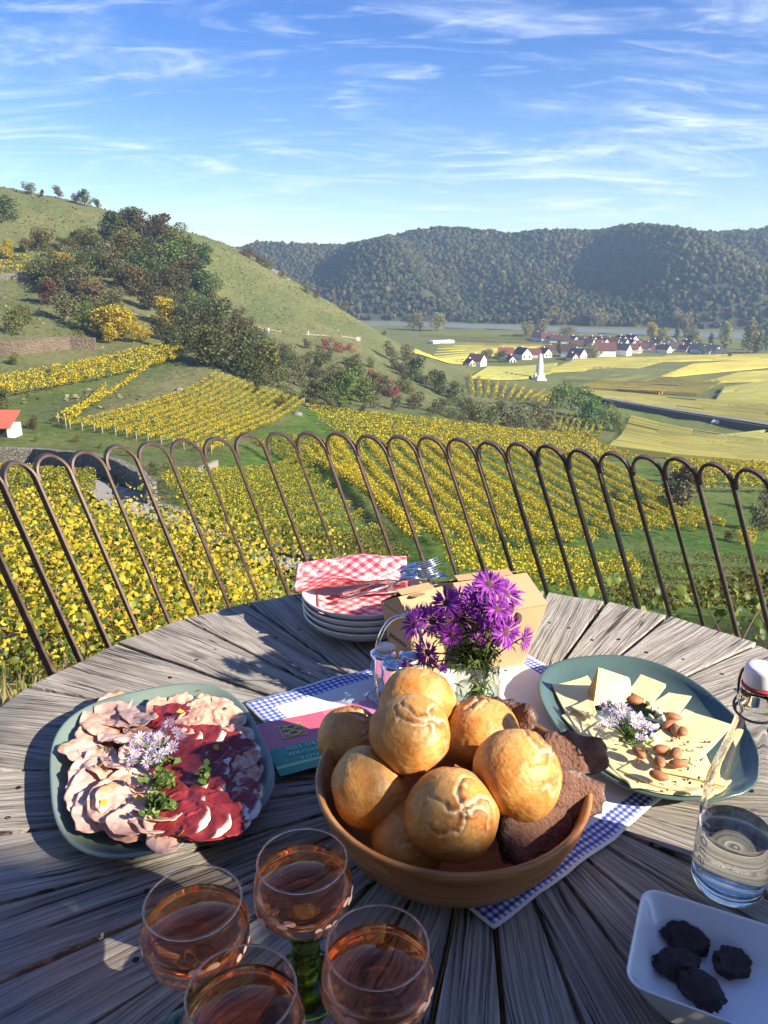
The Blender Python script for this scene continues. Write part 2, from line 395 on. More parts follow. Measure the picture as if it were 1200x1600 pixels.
# ------------------------------------------------------------------ far wooded hills across the river
RIDGE = [(-400, 395), (200, 392), (370, 386), (400, 377), (450, 378), (520, 381), (560, 380), (600, 371), (640, 359), (690, 353), (740, 356), (800, 363), (850, 359), (930, 356), (1000, 351), (1080, 357), (1120, 359), (1200, 353), (1300, 350), (1600, 360)]
RX = np.array([r[0] for r in RIDGE]); RY = np.array([r[1] for r in RIDGE])
def far_base(X): return np.interp(X, [-600, 20, 270, 500, 900], [880, 812, 700, 640, 575])
def far_z(X, Y):
    b = far_base(X); d = Y - b
    # winding spurs and gullies running down to the river
    sp = np.sin(X * 0.0165 + 1.9 + 0.55 * np.sin(X * .006)) * 0.65 + np.sin(X * 0.041 + 0.8 + d * 0.006) * 0.35
    wid = 330 + 60 * sp
    s = np.clip(d / wid, 0, 1.35)
    pix = 600 + 1200 * X / np.maximum(Y, 1) * 1.066
    ry = np.interp(pix, RX, RY)
    el = []
    v = (ry - 800) / FPX; slope = -(v * cos(TH) + sin(TH)) / (cos(TH) - v * sin(TH))
    top = slope * (b + 330) + 1.4 - 5
    prof = np.where(s < 1, s ** 0.85, 1 - (s - 1) * 0.55)
    z = -47.5 + (top + 47.5) * prof + sp * 62 * np.sin(np.clip(s, 0, 1) * pi) * (1 - .62 * np.clip(s, 0, 1))
    z = np.minimum(z, slope * Y + 1.4 - 4.0)
    return np.where(d < 0, -50.5, z)
fx = np.linspace(-620, 1050, 240); fy = np.linspace(0, 1, 70)
FXg = np.repeat(fx[None], 70, 0); FYg = far_base(FXg) - 8 + fy[:, None] * 470
FZg = far_z(FXg, FYg); idx = np.arange(FXg.size).reshape(FXg.shape)
FF = np.stack([idx[:-1, :-1], idx[:-1, 1:], idx[1:, 1:], idx[1:, :-1]], -1).reshape(-1, 4)
m_hill = plain('forest_floor', (0.045, 0.05, 0.022), 0.95, 0.4, 0.05)
hill = add('far_hill', fmesh('far_hill', np.stack([FXg, FYg, FZg], -1).reshape(-1, 3), FF, True), m_hill); tag(hill, 'long steep hills on the far river bank', None, None, 'structure')
def blob_proto(seed, sub=1, amp=0.35):
    bm = bmesh.new(); bmesh.ops.create_icosphere(bm, subdivisions=sub, radius=1.0)
    r = random.Random(seed)
    for v in bm.verts:
        f = 1 + r.uniform(-amp, amp * .6); v.co *= f; v.co.z *= 1.05
    V = np.array([v.co[:] for v in bm.verts]); F = np.array([[v.index for v in f.verts] for f in bm.faces]); bm.free(); return V, F
protos = [blob_proto(s, 1, .5) for s in range(6)]
pts = []
N = 24000
tx = rng.uniform(-330, 900, N * 2); ty = far_base(tx) + rng.uniform(0, 1, N * 2) ** 0.9 * 400
keep = (np.abs(tx / ty) < 0.72); tx, ty = tx[keep][:N], ty[keep][:N]
tzf = far_z(tx, ty)
VV, FFs, off = [], [], 0
for i in range(len(tx)):
    pv, pf = protos[i % 6]; s = rng.uniform(1.3, 3.7); a = rng.uniform(0, 6.28)
    R = np.array([[cos(a), -sin(a), 0], [sin(a), cos(a), 0], [0, 0, 1]])
    VV.append((pv @ R.T) * (s, s, s * rng.uniform(.9, 1.45)) + (tx[i], ty[i], tzf[i] + s * .75)); FFs.append(pf + off); off += len(pv)
fm = fmesh('forest', np.concatenate(VV), np.concatenate(FFs))
m = Mat('autumn_forest'); isl = m.island()
c = m.ramp(isl, [(0, (0.014, 0.024, 0.010)), (0.35, (0.035, 0.045, 0.015)), (0.6, (0.062, 0.064, 0.020)), (0.8, (0.085, 0.07, 0.024)), (0.93, (0.09, 0.058, 0.026)), (1, (0.17, 0.13, 0.04))])
zone_n = m.noise(m.coord('Object'), 0.011, 3); c = m.mix(m.rng(zone_n, .4, .65, 0, .55), c, m.mix(0.5, c, (0.03, 0.05, 0.02))); c = m.mix(m.rng(m.noise(m.coord('Object'), 0.02, 4, .6), .54, .68, 0, .5), c, (0.105, 0.09, 0.03))
m_forest = m.done(m.bsdf(c, 0.9, m.bump(m.noise(m.coord('Object'), 0.8, 3), 1.0, 1.5), Specular_IOR_Level=0.1))
forest = add('forest', fm, m_forest); tag(forest, 'mixed autumn forest covering the far hills', None, None, 'stuff')

# autumn haze between here and the hills
m = Mat('haze_air'); pv = m.n('ShaderNodeVolumePrincipled'); pv.inputs['Color'].default_value = (0.50, 0.72, 1.0, 1); pv.inputs['Density'].default_value = 0.00032; pv.inputs['Anisotropy'].default_value = 0.25
m.l(pv.outputs[0], m.out.inputs['Volume'])
haze = add('haze', box_mesh('haze', -1500, 1500, -40, 1500, -54, 86), m.m); tag(haze, 'thin blue autumn haze filling the valley', None, None, 'stuff')

# ------------------------------------------------------------------ vines
m_vine_y = leafy('yellow_vine_leaves', [(0, (0.10, 0.14, 0.016)), (0.25, (0.28, 0.26, 0.018)), (0.6, (0.54, 0.40, 0.018)), (1, (0.70, 0.53, 0.03))], 0.25)
m_vine_g = leafy('yellow_green_vine_leaves', [(0, (0.07, 0.11, 0.014)), (0.35, (0.17, 0.19, 0.02)), (0.7, (0.36, 0.31, 0.022)), (1, (0.56, 0.44, 0.03))], 0.25)
m_vine_d = leafy('dull_vine_leaves', [(0, (0.05, 0.075, 0.015)), (0.5, (0.12, 0.125, 0.025)), (1, (0.30, 0.24, 0.035))], 0.35)
m_vine_low_shade = leafy('shaded_green_lower_vine_leaves', [(0, (0.03, 0.055, 0.009)), (0.5, (0.075, 0.10, 0.014)), (1, (0.20, 0.19, 0.022))], .15)  # lower leaves are greener, and darkened as painted shade low in the rows
m_post = plain('weathered_post', (0.33, 0.29, 0.23), 0.85, 0.25, 12)
m_bark = plain('bark', (0.085, 0.062, 0.043), 0.9, 0.35, 10, 0.6, 0.01)

def quads(cent, size, flat=0.0, aspect=1.0):
    """leaf-sized faces: random tilt at each centre (n x 3), size per leaf"""
    n = len(cent); nor = rng.normal(size=(n, 3)); nor[:, 2] = np.abs(nor[:, 2]) + flat
    nor /= np.linalg.norm(nor, axis=1, keepdims=True)
    t = np.cross(nor, rng.normal(size=(n, 3))); t /= np.linalg.norm(t, axis=1, keepdims=True); b = np.cross(nor, t)
    s = (np.asarray(size) * np.ones(n))[:, None] * 0.5
    fold = nor * s * 0.35
    V = np.stack([cent - t * s * aspect, cent - b * s * .8 + fold, cent + t * s * aspect, cent + b * s * .8 + fold], 1).reshape(-1, 3)
    F = np.arange(n * 4).reshape(n, 4)
    return V, F

def vine_row(p0, p1, mat, label, group, h=1.7, w=0.55, dens=26, leaf=0.30, post=False, gap=0.08, jit=0.0):
    """one trellised row from ground point p0 to p1"""
    p0, p1 = Vector(p0), Vector(p1); L = (p1.xy - p0.xy).length
    n = int(L * dens); s = rng.uniform(0, 1, n)
    # thin and thick plants along the row
    ph = rng.uniform(0, 100)
    th = np.array([mnoise.noise((ph + q * L * .55, 0, 0)) for q in s]); ok = th > -0.55 + gap * 2; s = s[ok]; th = th[ok]; n = len(s)
    X = p0.x + (p1.x - p0.x) * s; Y = p0.y + (p1.y - p0.y) * s; Z = tz(X, Y)
    nx, ny = -(p1.y - p0.y) / L, (p1.x - p0.x) / L
    o = rng.normal(0, w * .36, n) + jit * np.sin(s * L * .3 + ph); hh = h * (1 + .22 * th) * (0.40 + 0.60 * rng.uniform(0, 1, n) ** .7)
    C = np.stack([X + nx * o - p0.x, Y + ny * o - p0.y, Z + hh - p0.z], -1)
    V, F = quads(C, leaf * rng.uniform(.7, 1.3, n))
    root = empty('vine_row', p0, 0, label, 'vine row', group)
    me = fmesh('vine_foliage', V, F, mat=mat); me.materials.append(m_vine_low_shade)
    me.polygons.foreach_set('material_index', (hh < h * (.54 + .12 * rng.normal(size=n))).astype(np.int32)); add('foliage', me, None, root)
    if post:
        for q in (0.0, 1.0):
            x, y = p0.x + (p1.x - p0.x) * q, p0.y + (p1.y - p0.y) * q; z = tz1(x, y)
            add('end_post', tube('end_post', [(0, 0, -.2), (0.02, 0, h * 1.06)], 0.06, 5, m_post), None, root, (x - p0.x, y - p0.y, z - p0.z))
    return root
def block(A, B, D, C, n, mat, label, group, skip=(), **kw):
    a, b, d, c = [hit(*q) for q in (A, B, D, C)]
    for i in range(n):
        if i in skip: continue
        f = i / max(n - 1, 1)
        vine_row(a.lerp(b, f) + Vector((rng.normal() * .1, rng.normal() * .1, 0)), d.lerp(c, f), mat, label, group, **kw)
Y_, G_, D_ = m_vine_y, m_vine_g, m_vine_d
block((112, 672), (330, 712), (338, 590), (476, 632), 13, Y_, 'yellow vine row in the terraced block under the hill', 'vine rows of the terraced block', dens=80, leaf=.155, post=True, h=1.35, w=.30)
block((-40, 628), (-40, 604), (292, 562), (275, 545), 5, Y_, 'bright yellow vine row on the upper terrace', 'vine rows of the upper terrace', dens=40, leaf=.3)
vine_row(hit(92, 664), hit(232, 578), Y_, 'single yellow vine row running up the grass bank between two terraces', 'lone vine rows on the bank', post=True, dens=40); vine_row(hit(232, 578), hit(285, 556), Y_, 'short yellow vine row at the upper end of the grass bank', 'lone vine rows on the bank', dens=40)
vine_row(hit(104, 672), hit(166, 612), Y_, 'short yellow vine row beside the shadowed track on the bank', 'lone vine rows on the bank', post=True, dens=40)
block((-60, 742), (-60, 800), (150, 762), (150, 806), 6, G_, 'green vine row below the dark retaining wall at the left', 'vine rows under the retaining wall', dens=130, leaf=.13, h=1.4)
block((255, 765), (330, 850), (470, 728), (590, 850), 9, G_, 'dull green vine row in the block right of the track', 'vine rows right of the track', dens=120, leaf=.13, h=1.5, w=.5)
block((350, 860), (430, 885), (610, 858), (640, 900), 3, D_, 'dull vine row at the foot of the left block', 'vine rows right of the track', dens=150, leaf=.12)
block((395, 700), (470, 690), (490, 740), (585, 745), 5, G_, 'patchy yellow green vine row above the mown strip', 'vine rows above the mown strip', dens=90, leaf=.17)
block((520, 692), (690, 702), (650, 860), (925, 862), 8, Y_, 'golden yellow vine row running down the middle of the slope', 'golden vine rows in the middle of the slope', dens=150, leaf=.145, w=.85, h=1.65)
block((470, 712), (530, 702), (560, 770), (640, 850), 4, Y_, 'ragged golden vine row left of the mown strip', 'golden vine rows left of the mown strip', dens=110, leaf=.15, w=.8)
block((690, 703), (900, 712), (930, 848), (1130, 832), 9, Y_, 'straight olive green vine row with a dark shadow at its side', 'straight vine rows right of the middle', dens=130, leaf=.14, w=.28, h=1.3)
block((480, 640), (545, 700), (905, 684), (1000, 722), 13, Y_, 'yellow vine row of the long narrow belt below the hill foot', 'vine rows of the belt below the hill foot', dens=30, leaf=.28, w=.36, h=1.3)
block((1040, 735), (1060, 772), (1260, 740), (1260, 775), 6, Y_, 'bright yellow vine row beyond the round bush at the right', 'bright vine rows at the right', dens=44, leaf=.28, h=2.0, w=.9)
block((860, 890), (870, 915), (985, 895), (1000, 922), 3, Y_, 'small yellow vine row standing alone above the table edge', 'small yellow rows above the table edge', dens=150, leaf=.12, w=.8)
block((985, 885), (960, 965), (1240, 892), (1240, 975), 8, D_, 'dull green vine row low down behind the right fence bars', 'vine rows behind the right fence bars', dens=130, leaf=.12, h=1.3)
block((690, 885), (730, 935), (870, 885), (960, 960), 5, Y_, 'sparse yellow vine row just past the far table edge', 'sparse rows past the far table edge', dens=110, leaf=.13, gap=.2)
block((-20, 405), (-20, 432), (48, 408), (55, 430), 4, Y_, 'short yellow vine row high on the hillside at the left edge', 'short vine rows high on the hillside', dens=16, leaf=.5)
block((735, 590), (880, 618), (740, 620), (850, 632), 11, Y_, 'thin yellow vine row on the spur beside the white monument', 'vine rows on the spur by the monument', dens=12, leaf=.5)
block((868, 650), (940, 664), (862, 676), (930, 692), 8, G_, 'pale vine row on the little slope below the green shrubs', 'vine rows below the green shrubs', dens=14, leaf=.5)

# plots of vines out on the plain: too fine to pick apart, real rows joined plot by plot
m = Mat('plain_vines'); oi = m.objrand(); isl = m.island()
c = m.ramp(isl, [(0, (0.25, 0.235, 0.06)), (0.5, (0.35, 0.305, 0.07)), (1, (0.45, 0.37, 0.08))])
c = m.mix(m.rng(m.noise(m.coord('Object'), .06, 4), .4, .65, 0, .6), c, (0.23, 0.235, 0.075))
m_pl_y = m.done(m.bsdf(c, 0.9, Specular_IOR_Level=.1))
def tint(name, a, b):
    m = Mat(name); c = m.mix(m.island(), a, b); c = m.mix(m.rng(m.noise(m.coord('Object'), .08, 4), .4, .65, 0, .6), c, (0.225, 0.23, 0.075))
    return m.done(m.bsdf(c, 0.9, Specular_IOR_Level=.1))
m_pl_g = tint('plain_vines_green', (0.20, 0.21, 0.055), (0.30, 0.275, 0.07)); m_pl_o = tint('plain_vines_gold', (0.42, 0.34, 0.07), (0.52, 0.40, 0.08)); m_pl_r = tint('plain_vines_red', (0.32, 0.12, 0.05), (0.36, 0.26, 0.05)); m_pl_s = tint('plain_vines_grey', (0.24, 0.26, 0.11), (0.32, 0.33, 0.12))
def plot(A, B, D, C, n, mat, label, h=1.25, w=1.15, seg=10.0):
    n = int(n * 1.7)
    a, b, d, c = [hit(*q) for q in (A, B, D, C)]; V = []; F = []
    for i in range(n):
        f = i / max(n - 1, 1); p, q = a.lerp(b, f), d.lerp(c, f); L = (q.xy - p.xy).length; k = max(2, int(L / seg))
        s = np.linspace(0, 1, k + 1); X = p.x + (q.x - p.x) * s; Yv = p.y + (q.y - p.y) * s; Z = tz(X, Yv)
        nx, ny = -(q.y - p.y) / L * w / 2, (q.x - p.x) / L * w / 2
        for j in range(k):
            if rng.random() < 0.02: continue
            t0, t1 = h * rng.uniform(.97, 1.03), h * rng.uniform(.97, 1.03); o = len(V)
            for e, t in ((j, t0), (j + 1, t1)):
                V += [(X[e] - nx, Yv[e] - ny, Z[e] + .2), (X[e] - nx * .7, Yv[e] - ny * .7, Z[e] + t), (X[e] + nx * .7, Yv[e] + ny * .7, Z[e] + t), (X[e] + nx, Yv[e] + ny, Z[e] + .2)]
            F += [[o, o + 4, o + 5, o + 1], [o + 1, o + 5, o + 6, o + 2], [o + 2, o + 6, o + 7, o + 3], [o, o + 1, o + 2, o + 3], [o + 7, o + 6, o + 5, o + 4]]
    ob = add('vineyard', fmesh('vineyard', V, F), mat); return tag(ob, label, 'vineyard', None, 'stuff')
plot((985, 655), (950, 705), (1260, 700), (1260, 735), 24, m_pl_y, 'yellow green vineyard plot between the dark railway bank and the fence')
plot((1060, 690), (1120, 720), (1260, 668), (1260, 735), 14, m_pl_g, 'greener vineyard plot below the railway bank at the right edge')
plot((955, 632), (905, 612), (1255, 676), (1240, 640), 22, m_pl_y, 'broad yellow vineyard plot just beyond the railway bank')
plot((900, 608), (960, 588), (1090, 618), (1130, 598), 12, m_pl_o, 'golden vineyard plot in the middle of the plain')
plot((965, 612), (985, 602), (1030, 618), (1060, 606), 5, m_pl_r, 'small red orange vineyard patch in the middle of the plain')
plot((1130, 610), (1110, 640), (1260, 590), (1260, 640), 14, m_pl_g, 'green vineyard plot reaching the right edge of the plain')
plot((880, 595), (930, 577), (1010, 600), (1060, 582), 12, m_pl_s, 'grey green vineyard plot behind the white monument')
plot((1030, 592), (1080, 572), (1240, 572), (1230, 562), 9, m_pl_o, 'orange yellow vineyard strip below the right end of the village')
plot((1100, 600), (1150, 586), (1240, 596), (1250, 578), 8, m_pl_y, 'small yellow plot near the right edge of the plain')
plot((850, 583), (900, 564), (1000, 576), (1060, 560), 11, m_pl_y, 'pale yellow vineyard plot in front of the village houses')
plot((1010, 567), (1040, 558), (1210, 562), (1210, 556), 6, m_pl_y, 'far thin yellow plot along the village edge')
plot((640, 552), (690, 532), (760, 556), (870, 540), 10, m_pl_y, 'bright yellow field beyond the hill foot left of the village')
plot((655, 527), (660, 520), (860, 534), (860, 524), 6, m_pl_g, 'green field strip along the river left of the village')
plot((735, 592), (760, 576), (860, 584), (870, 570), 8, m_pl_g, 'green vineyard strip in front of the small houses')

# ------------------------------------------------------------------ trees and shrubs
def crown_mesh(name, seed, mat, n=1500, lobes=7, tall=1.0, leaf=0.062, spread=1.0, low=0.12):
    """unit-high crown of leaf clumps in uneven lobes with gaps between them"""
    r = np.random.default_rng(seed); C = []
    for k in range(lobes):
        a = r.uniform(0, 6.28); rr = r.uniform(0.04, 0.30) * spread; z = low + 0.12 + (0.80 - low) * (k + .5) / lobes
        c = np.array([rr * cos(a), rr * sin(a), z]); rad = r.uniform(0.19, 0.29) * (1.1 - .3 * z)
        p = r.normal(size=(n // lobes, 3)); p /= np.linalg.norm(p, axis=1, keepdims=True)
        p *= (rad * r.uniform(.55, 1.1, (len(p), 1))); C.append(c + p * (spread, spread, 1.0 * tall))
    C = np.concatenate(C); C[:, 2] = np.clip(C[:, 2], low * .6, 1.05)
    V, F = quads(C, leaf * r.uniform(.6, 1.4, len(C)), 0.2); return fmesh(name, V, F, mat=mat)
m_t = {
 'dark': leafy('oak_leaves', [(0, (0.043, 0.062, 0.019)), (0.6, (0.085, 0.109, 0.031)), (1, (0.155, 0.163, 0.046))], .3, objvar=.6),
 'olive': leafy('olive_leaves', [(0, (0.055, 0.075, 0.016)), (0.5, (0.115, 0.13, 0.028)), (1, (0.23, 0.21, 0.05))], .3, objvar=.7),
 'gold': leafy('golden_leaves', [(0, (0.26, 0.20, 0.025)), (0.5, (0.50, 0.38, 0.03)), (1, (0.66, 0.50, 0.05))], .4, objvar=.0),
 'rust': leafy('rusty_leaves', [(0, (0.10, 0.065, 0.03)), (0.6, (0.17, 0.11, 0.05)), (1, (0.25, 0.18, 0.07))], .3, objvar=.4),
 'red': leafy('red_leaves', [(0, (0.202, 0.039, 0.039)), (0.6, (0.341, 0.078, 0.062)), (1, (0.310, 0.155, 0.078))], .3, objvar=.3),
 'scrub': leafy('scrub_leaves', [(0, (0.075, 0.080, 0.035)), (0.6, (0.145, 0.145, 0.06)), (1, (0.22, 0.20, 0.085))], .25, objvar=.35),
 'pale': leafy('pale_autumn_leaves', [(0, (0.15, 0.15, 0.045)), (0.6, (0.30, 0.28, 0.085)), (1, (0.44, 0.36, 0.11))], .35, objvar=.3),
 'green': leafy('bright_green_leaves', [(0, (0.062, 0.116, 0.023)), (0.6, (0.139, 0.217, 0.043)), (1, (0.248, 0.295, 0.062))], .35, objvar=.5)}
crowns = {k: [crown_mesh('crown_' + k, 10 * i + j, mm, spread=[1.0, 1.25, .9][j], lobes=[8, 10, 7][j]) for j in range(3)] for i, (k, mm) in enumerate(m_t.items())}
bushes = {k: [crown_mesh('bush_' + k, 100 + 10 * i + j, mm, n=900, lobes=7, spread=[1.7, 2.1][j], low=0.02, leaf=.09, tall=1.25) for j in range(2)] for i, (k, mm) in enumerate(m_t.items())}
poplar = {k: crown_mesh('poplar_' + k, 300, m_t[k], n=700, lobes=9, spread=.5, low=.08) for k in ('gold', 'green', 'olive', 'dark', 'pale')}
def limbs():
    V, F = tube_vf([(0, 0, -.06), (.01, 0, .15), (-.01, .01, .34), (0, 0, .62)], [.035, .028, .02, .006], 6)
    for a, z in ((0.3, .22), (2.2, .28), (4.1, .25), (5.3, .36)):
        tube_vf([(0, 0, z), (.1 * cos(a), .1 * sin(a), z + .1), (.2 * cos(a), .2 * sin(a), z + .24)], [.014, .01, .004], 5, True, V, F)
    return fmesh('trunk', V, F, True, m_bark)
trunk_me = limbs()
WORD = {'dark': 'dark green', 'olive': 'olive green', 'gold': 'golden yellow', 'rust': 'rusty brown', 'red': 'dark red', 'pale': 'pale yellow', 'scrub': 'dry brownish', 'green': 'fresh green'}
NTREE = 0
def tree(px, py, hp, kind, where, form='tree', yfix=None, group=None, widen=1.0):
    global NTREE
    p = hit(px, py) if yfix is None else PD(px, py, yfix)
    h = hp * 0.98 * mpp(p.y); NTREE += 1; a = (NTREE * 2.399) % 6.28
    w = h * widen * (1.05 + 0.25 * ((NTREE * 37) % 10) / 10)
    if form == 'bush':
        o = add('shrub', bushes[kind][NTREE % 2], None, None, p - Vector((0, 0, .05 * h)), (0, 0, a), (w * .62, w * .62, h))
        return tag(o, '%s shrub %s' % (WORD[kind], where), 'shrub', group or ('%s shrubs %s' % (WORD[kind], where)))
    t = empty('poplar' if form == 'poplar' else 'tree', p, a, '%s %s %s' % (WORD[kind], 'poplar' if form == 'poplar' else 'tree', where), 'tree', group or ('%s trees %s' % (WORD[kind], where)))
    t.scale = (w, w, h)
    add('trunk', trunk_me, None, t); add('crown', poplar[kind] if form == 'poplar' else crowns[kind][NTREE % 3], None, t)
    return t
R1 = 'on the skyline ridge of the grassy hill'
for x, y, h, k in [(45, 304, 16, 'scrub'), (66, 308, 10, 'scrub'), (92, 310, 17, 'scrub'), (118, 318, 13, 'scrub'), (133, 322, 22, 'olive'), (152, 325, 13, 'scrub'), (3, 347, 36, 'dark')]: tree(x, y, h, k, R1)
R2 = 'in the wood crowning the grassy hillside'
for x, y, h, k in [(172, 372, 52, 'dark'), (200, 360, 46, 'dark'), (222, 364, 50, 'olive'), (248, 372, 50, 'olive'), (272, 386, 48, 'olive'), (296, 400, 42, 'olive'), (314, 418, 50, 'dark'), (292, 430, 56, 'olive'), (264, 424, 60, 'olive'), (236, 414, 60, 'dark'), (206, 400, 56, 'olive'), (180, 402, 48, 'olive'), (152, 396, 44, 'olive'), (166, 430, 48, 'olive'), (130, 406, 32, 'scrub'), (192, 446, 40, 'dark'), (226, 458, 54, 'dark'), (256, 462, 60, 'dark'), (282, 466, 58, 'olive'), (310, 464, 54, 'dark'), (330, 452, 40, 'olive'), (120, 432, 38, 'olive'), (300, 445, 50, 'dark'), (240, 440, 50, 'dark'), (210, 430, 50, 'dark'), (275, 445, 54, 'dark')]: tree(x, y + 4, h * .74, k, R2, widen=1.2)
R3 = 'in the thicket below the hill wood'
for x, y, h, k in [(98, 424, 26, 'gold'), (90, 455, 46, 'olive'), (120, 474, 52, 'scrub'), (150, 484, 44, 'rust'), (212, 462, 42, 'rust'), (235, 486, 40, 'dark'), (60, 440, 26, 'scrub'), (72, 476, 36, 'rust'), (100, 500, 40, 'scrub'), (130, 515, 40, 'olive'), (12, 404, 26, 'gold'), (40, 395, 20, 'rust'), (180, 490, 36, 'scrub')]: tree(x, y, h, k, R3)
for x, y, h, w in [(158, 526, 42, 1.15), (192, 532, 50, 1.05), (220, 536, 28, 1.2), (172, 538, 30, 1.2)]: tree(x, y, h, 'gold', 'above the upper vine terrace', widen=w, group='golden trees above the upper terrace')
tree(262, 512, 44, 'gold', 'at the edge of the dark gully trees')
R4 = 'in the dark gully beside the vine terraces'
for x, y, h, k in [(290, 524, 46, 'dark'), (318, 532, 48, 'dark'), (345, 524, 52, 'dark'), (350, 580, 66, 'dark'), (382, 590, 60, 'dark'), (330, 574, 50, 'dark'), (406, 594, 58, 'olive'), (300, 552, 36, 'dark'), (272, 548, 40, 'dark'), (366, 545, 44, 'olive'), (395, 560, 40, 'dark'), (250, 530, 34, 'dark'), (310, 505, 34, 'dark')]: tree(x, y, h, k, R4)
R5 = 'on the scrubby lower slope of the hill'
for x, y, h, k in [(430, 604, 36, 'dark'), (424, 572, 34, 'scrub'), (450, 562, 26, 'scrub'), (470, 604, 30, 'scrub'), (484, 628, 36, 'dark'), (500, 590, 32, 'dark'), (524, 612, 34, 'dark'), (546, 634, 58, 'green'), (516, 638, 44, 'dark'), (564, 630, 42, 'green'), (466, 578, 24, 'scrub'), (610, 562, 28, 'scrub'), (640, 568, 28, 'scrub'), (654, 594, 38, 'dark'), (672, 604, 28, 'dark'), (690, 616, 36, 'dark'), (712, 624, 30, 'dark'), (628, 588, 20, 'scrub'), (580, 575, 16, 'scrub'), (440, 640, 20, 'olive'), (455, 625, 24, 'scrub'), (405, 615, 22, 'dark'), (585, 640, 22, 'scrub'), (620, 640, 22, 'scrub'), (650, 640, 24, 'scrub'), (680, 645, 22, 'scrub'), (500, 560, 18, 'scrub'), (480, 545, 16, 'scrub')]: tree(x, y, h, k, R5, 'bush')
for x, y, h in [(512, 546, 18), (530, 550, 16), (545, 550, 14)]: tree(x, y, h, 'red', 'beside the hill path', 'bush')
for x, y, h in [(584, 602, 24), (602, 612, 22), (616, 622, 18)]: tree(x, y, h, 'red', 'low on the hill foot', 'bush')
for x, y, h, k in [(390, 404, 16, 'rust'), (404, 412, 14, 'scrub'), (418, 420, 16, 'scrub'), (442, 434, 12, 'scrub'), (480, 458, 14, 'scrub'), (495, 466, 10, 'scrub'), (538, 486, 14, 'scrub'), (380, 398, 10, 'rust'), (600, 525, 8, 'scrub')]: tree(x, y, h, k, 'along the bare right ridge of the hill', 'bush')
for x, y, h, k in [(740, 658, 30, 'olive'), (762, 668, 38, 'olive'), (790, 672, 42, 'scrub'), (818, 676, 46, 'scrub'), (846, 676, 44, 'rust'), (775, 650, 26, 'dark')]: tree(x, y, h, k, 'where the hill foot meets the vine belt', 'bush')
for x, y, h in [(882, 640, 42), (900, 652, 46), (922, 664, 46), (942, 670, 40), (958, 674, 28)]: tree(x, y, h, 'green', 'on the bank left of the railway', 'bush')
for x, y, h in [(30, 520, 40), (45, 505, 26), (330, 395, 10), (380, 490, 10), (125, 540, 24), (20, 570, 18)]: tree(x, y, h, 'olive', 'on the lower grass slope at the left', 'bush')
tree(1062, 800, 78, 'scrub', 'round and half bare below the bright vines', widen=.9)
for x, y, h, k in [(1185, 830, 46, 'scrub'), (1165, 850, 30, 'gold'), (1200, 800, 40, 'scrub'), (1140, 845, 20, 'olive')]: tree(x, y, h, k, 'on the grass strip at the right edge', 'bush')
for x, y, h, k in [(10, 640, 36, 'dark'), (-20, 650, 40, 'dark'), (50, 672, 22, 'olive'), (120, 690, 12, 'olive'), (200, 712, 14, 'dark'), (240, 745, 24, 'dark'), (265, 740, 20, 'olive'), (60, 690, 10, 'green'), (160, 700, 10, 'green')]: tree(x, y, h, k, 'near the hut and the retaining wall', 'bush')
# scrub that runs together down the gully and along the hill foot
SCR = [([(235, 470), (330, 468), (400, 520), (470, 560), (470, 615), (400, 606), (330, 572), (255, 545)], 62, ('dark', 'olive', 'dark', 'scrub'), 'in the scrub belt of the gully', 26), ([(470, 560), (620, 575), (740, 630), (790, 672), (640, 652), (480, 640)], 60, ('scrub', 'olive', 'dark', 'scrub'), 'in the scrub along the hill foot', 20), ([(60, 385), (160, 380), (330, 440), (330, 480), (230, 500), (140, 530), (60, 480)], 56, ('olive', 'scrub', 'dark', 'olive'), 'in the scrub under the hill wood', 26)]
for poly_, cnt_, kinds_, where_, hs_ in SCR:
    px0, px1, py0, py1 = min(p[0] for p in poly_), max(p[0] for p in poly_), min(p[1] for p in poly_), max(p[1] for p in poly_); done_ = 0
    while done_ < cnt_:
        x, y = random.uniform(px0, px1), random.uniform(py0, py1)
        if not inpoly(np.array([x]), np.array([y]), poly_)[0]: continue
        tree(x, y, hs_ * random.uniform(.6, 1.15), kinds_[done_ % 4], where_, 'bush', widen=1.25); done_ += 1
# by the river and in the village
for x, y, h, k, f in [(646, 516, 24, 'pale', 'tree'), (656, 516, 26, 'pale', 'poplar'), (683, 518, 26, 'pale', 'tree')]: tree(x, y, h, k, 'on the field by the river left of the village', f)
for x, y, h, k, f in [(822, 528, 24, 'pale', 'tree'), (846, 527, 26, 'pale', 'tree'), (886, 530, 20, 'pale', 'tree'), (1019, 532, 26, 'gold', 'tree'), (1034, 534, 20, 'pale', 'tree'), (1056, 532, 20, 'olive', 'poplar'), (1070, 528, 28, 'pale', 'poplar'), (1081, 534, 22, 'pale', 'tree'), (928, 560, 22, 'pale', 'tree'), (873, 552, 20, 'dark', 'poplar'), (1090, 545, 16, 'pale', 'tree'), (780, 566, 18, 'dark', 'tree'), (765, 562, 16, 'pale', 'tree'), (1140, 560, 10, 'pale', 'tree')]: tree(x, y, h, k, 'among the village houses', f)
for x, y, h, k in [(1133, 546, 40, 'pale'), (1168, 552, 50, 'pale'), (1182, 552, 32, 'olive'), (1197, 548, 34, 'green'), (1178, 552, 40, 'olive'), (1110, 542, 20, 'olive')]: tree(x, y, h, k, 'by the river at the right edge', 'poplar')
for x, h in [(640, 14), (700, 12), (740, 16), (870, 26), (905, 20), (930, 30), (948, 24), (1065, 30), (990, 18), (790, 14)]: tree(x, 512 + max(0, x - 800) * .03, h, ['pale', 'rust', 'olive'][x % 3], 'on the far river bank', yfix=800 - max(0, x - 640) * .22)

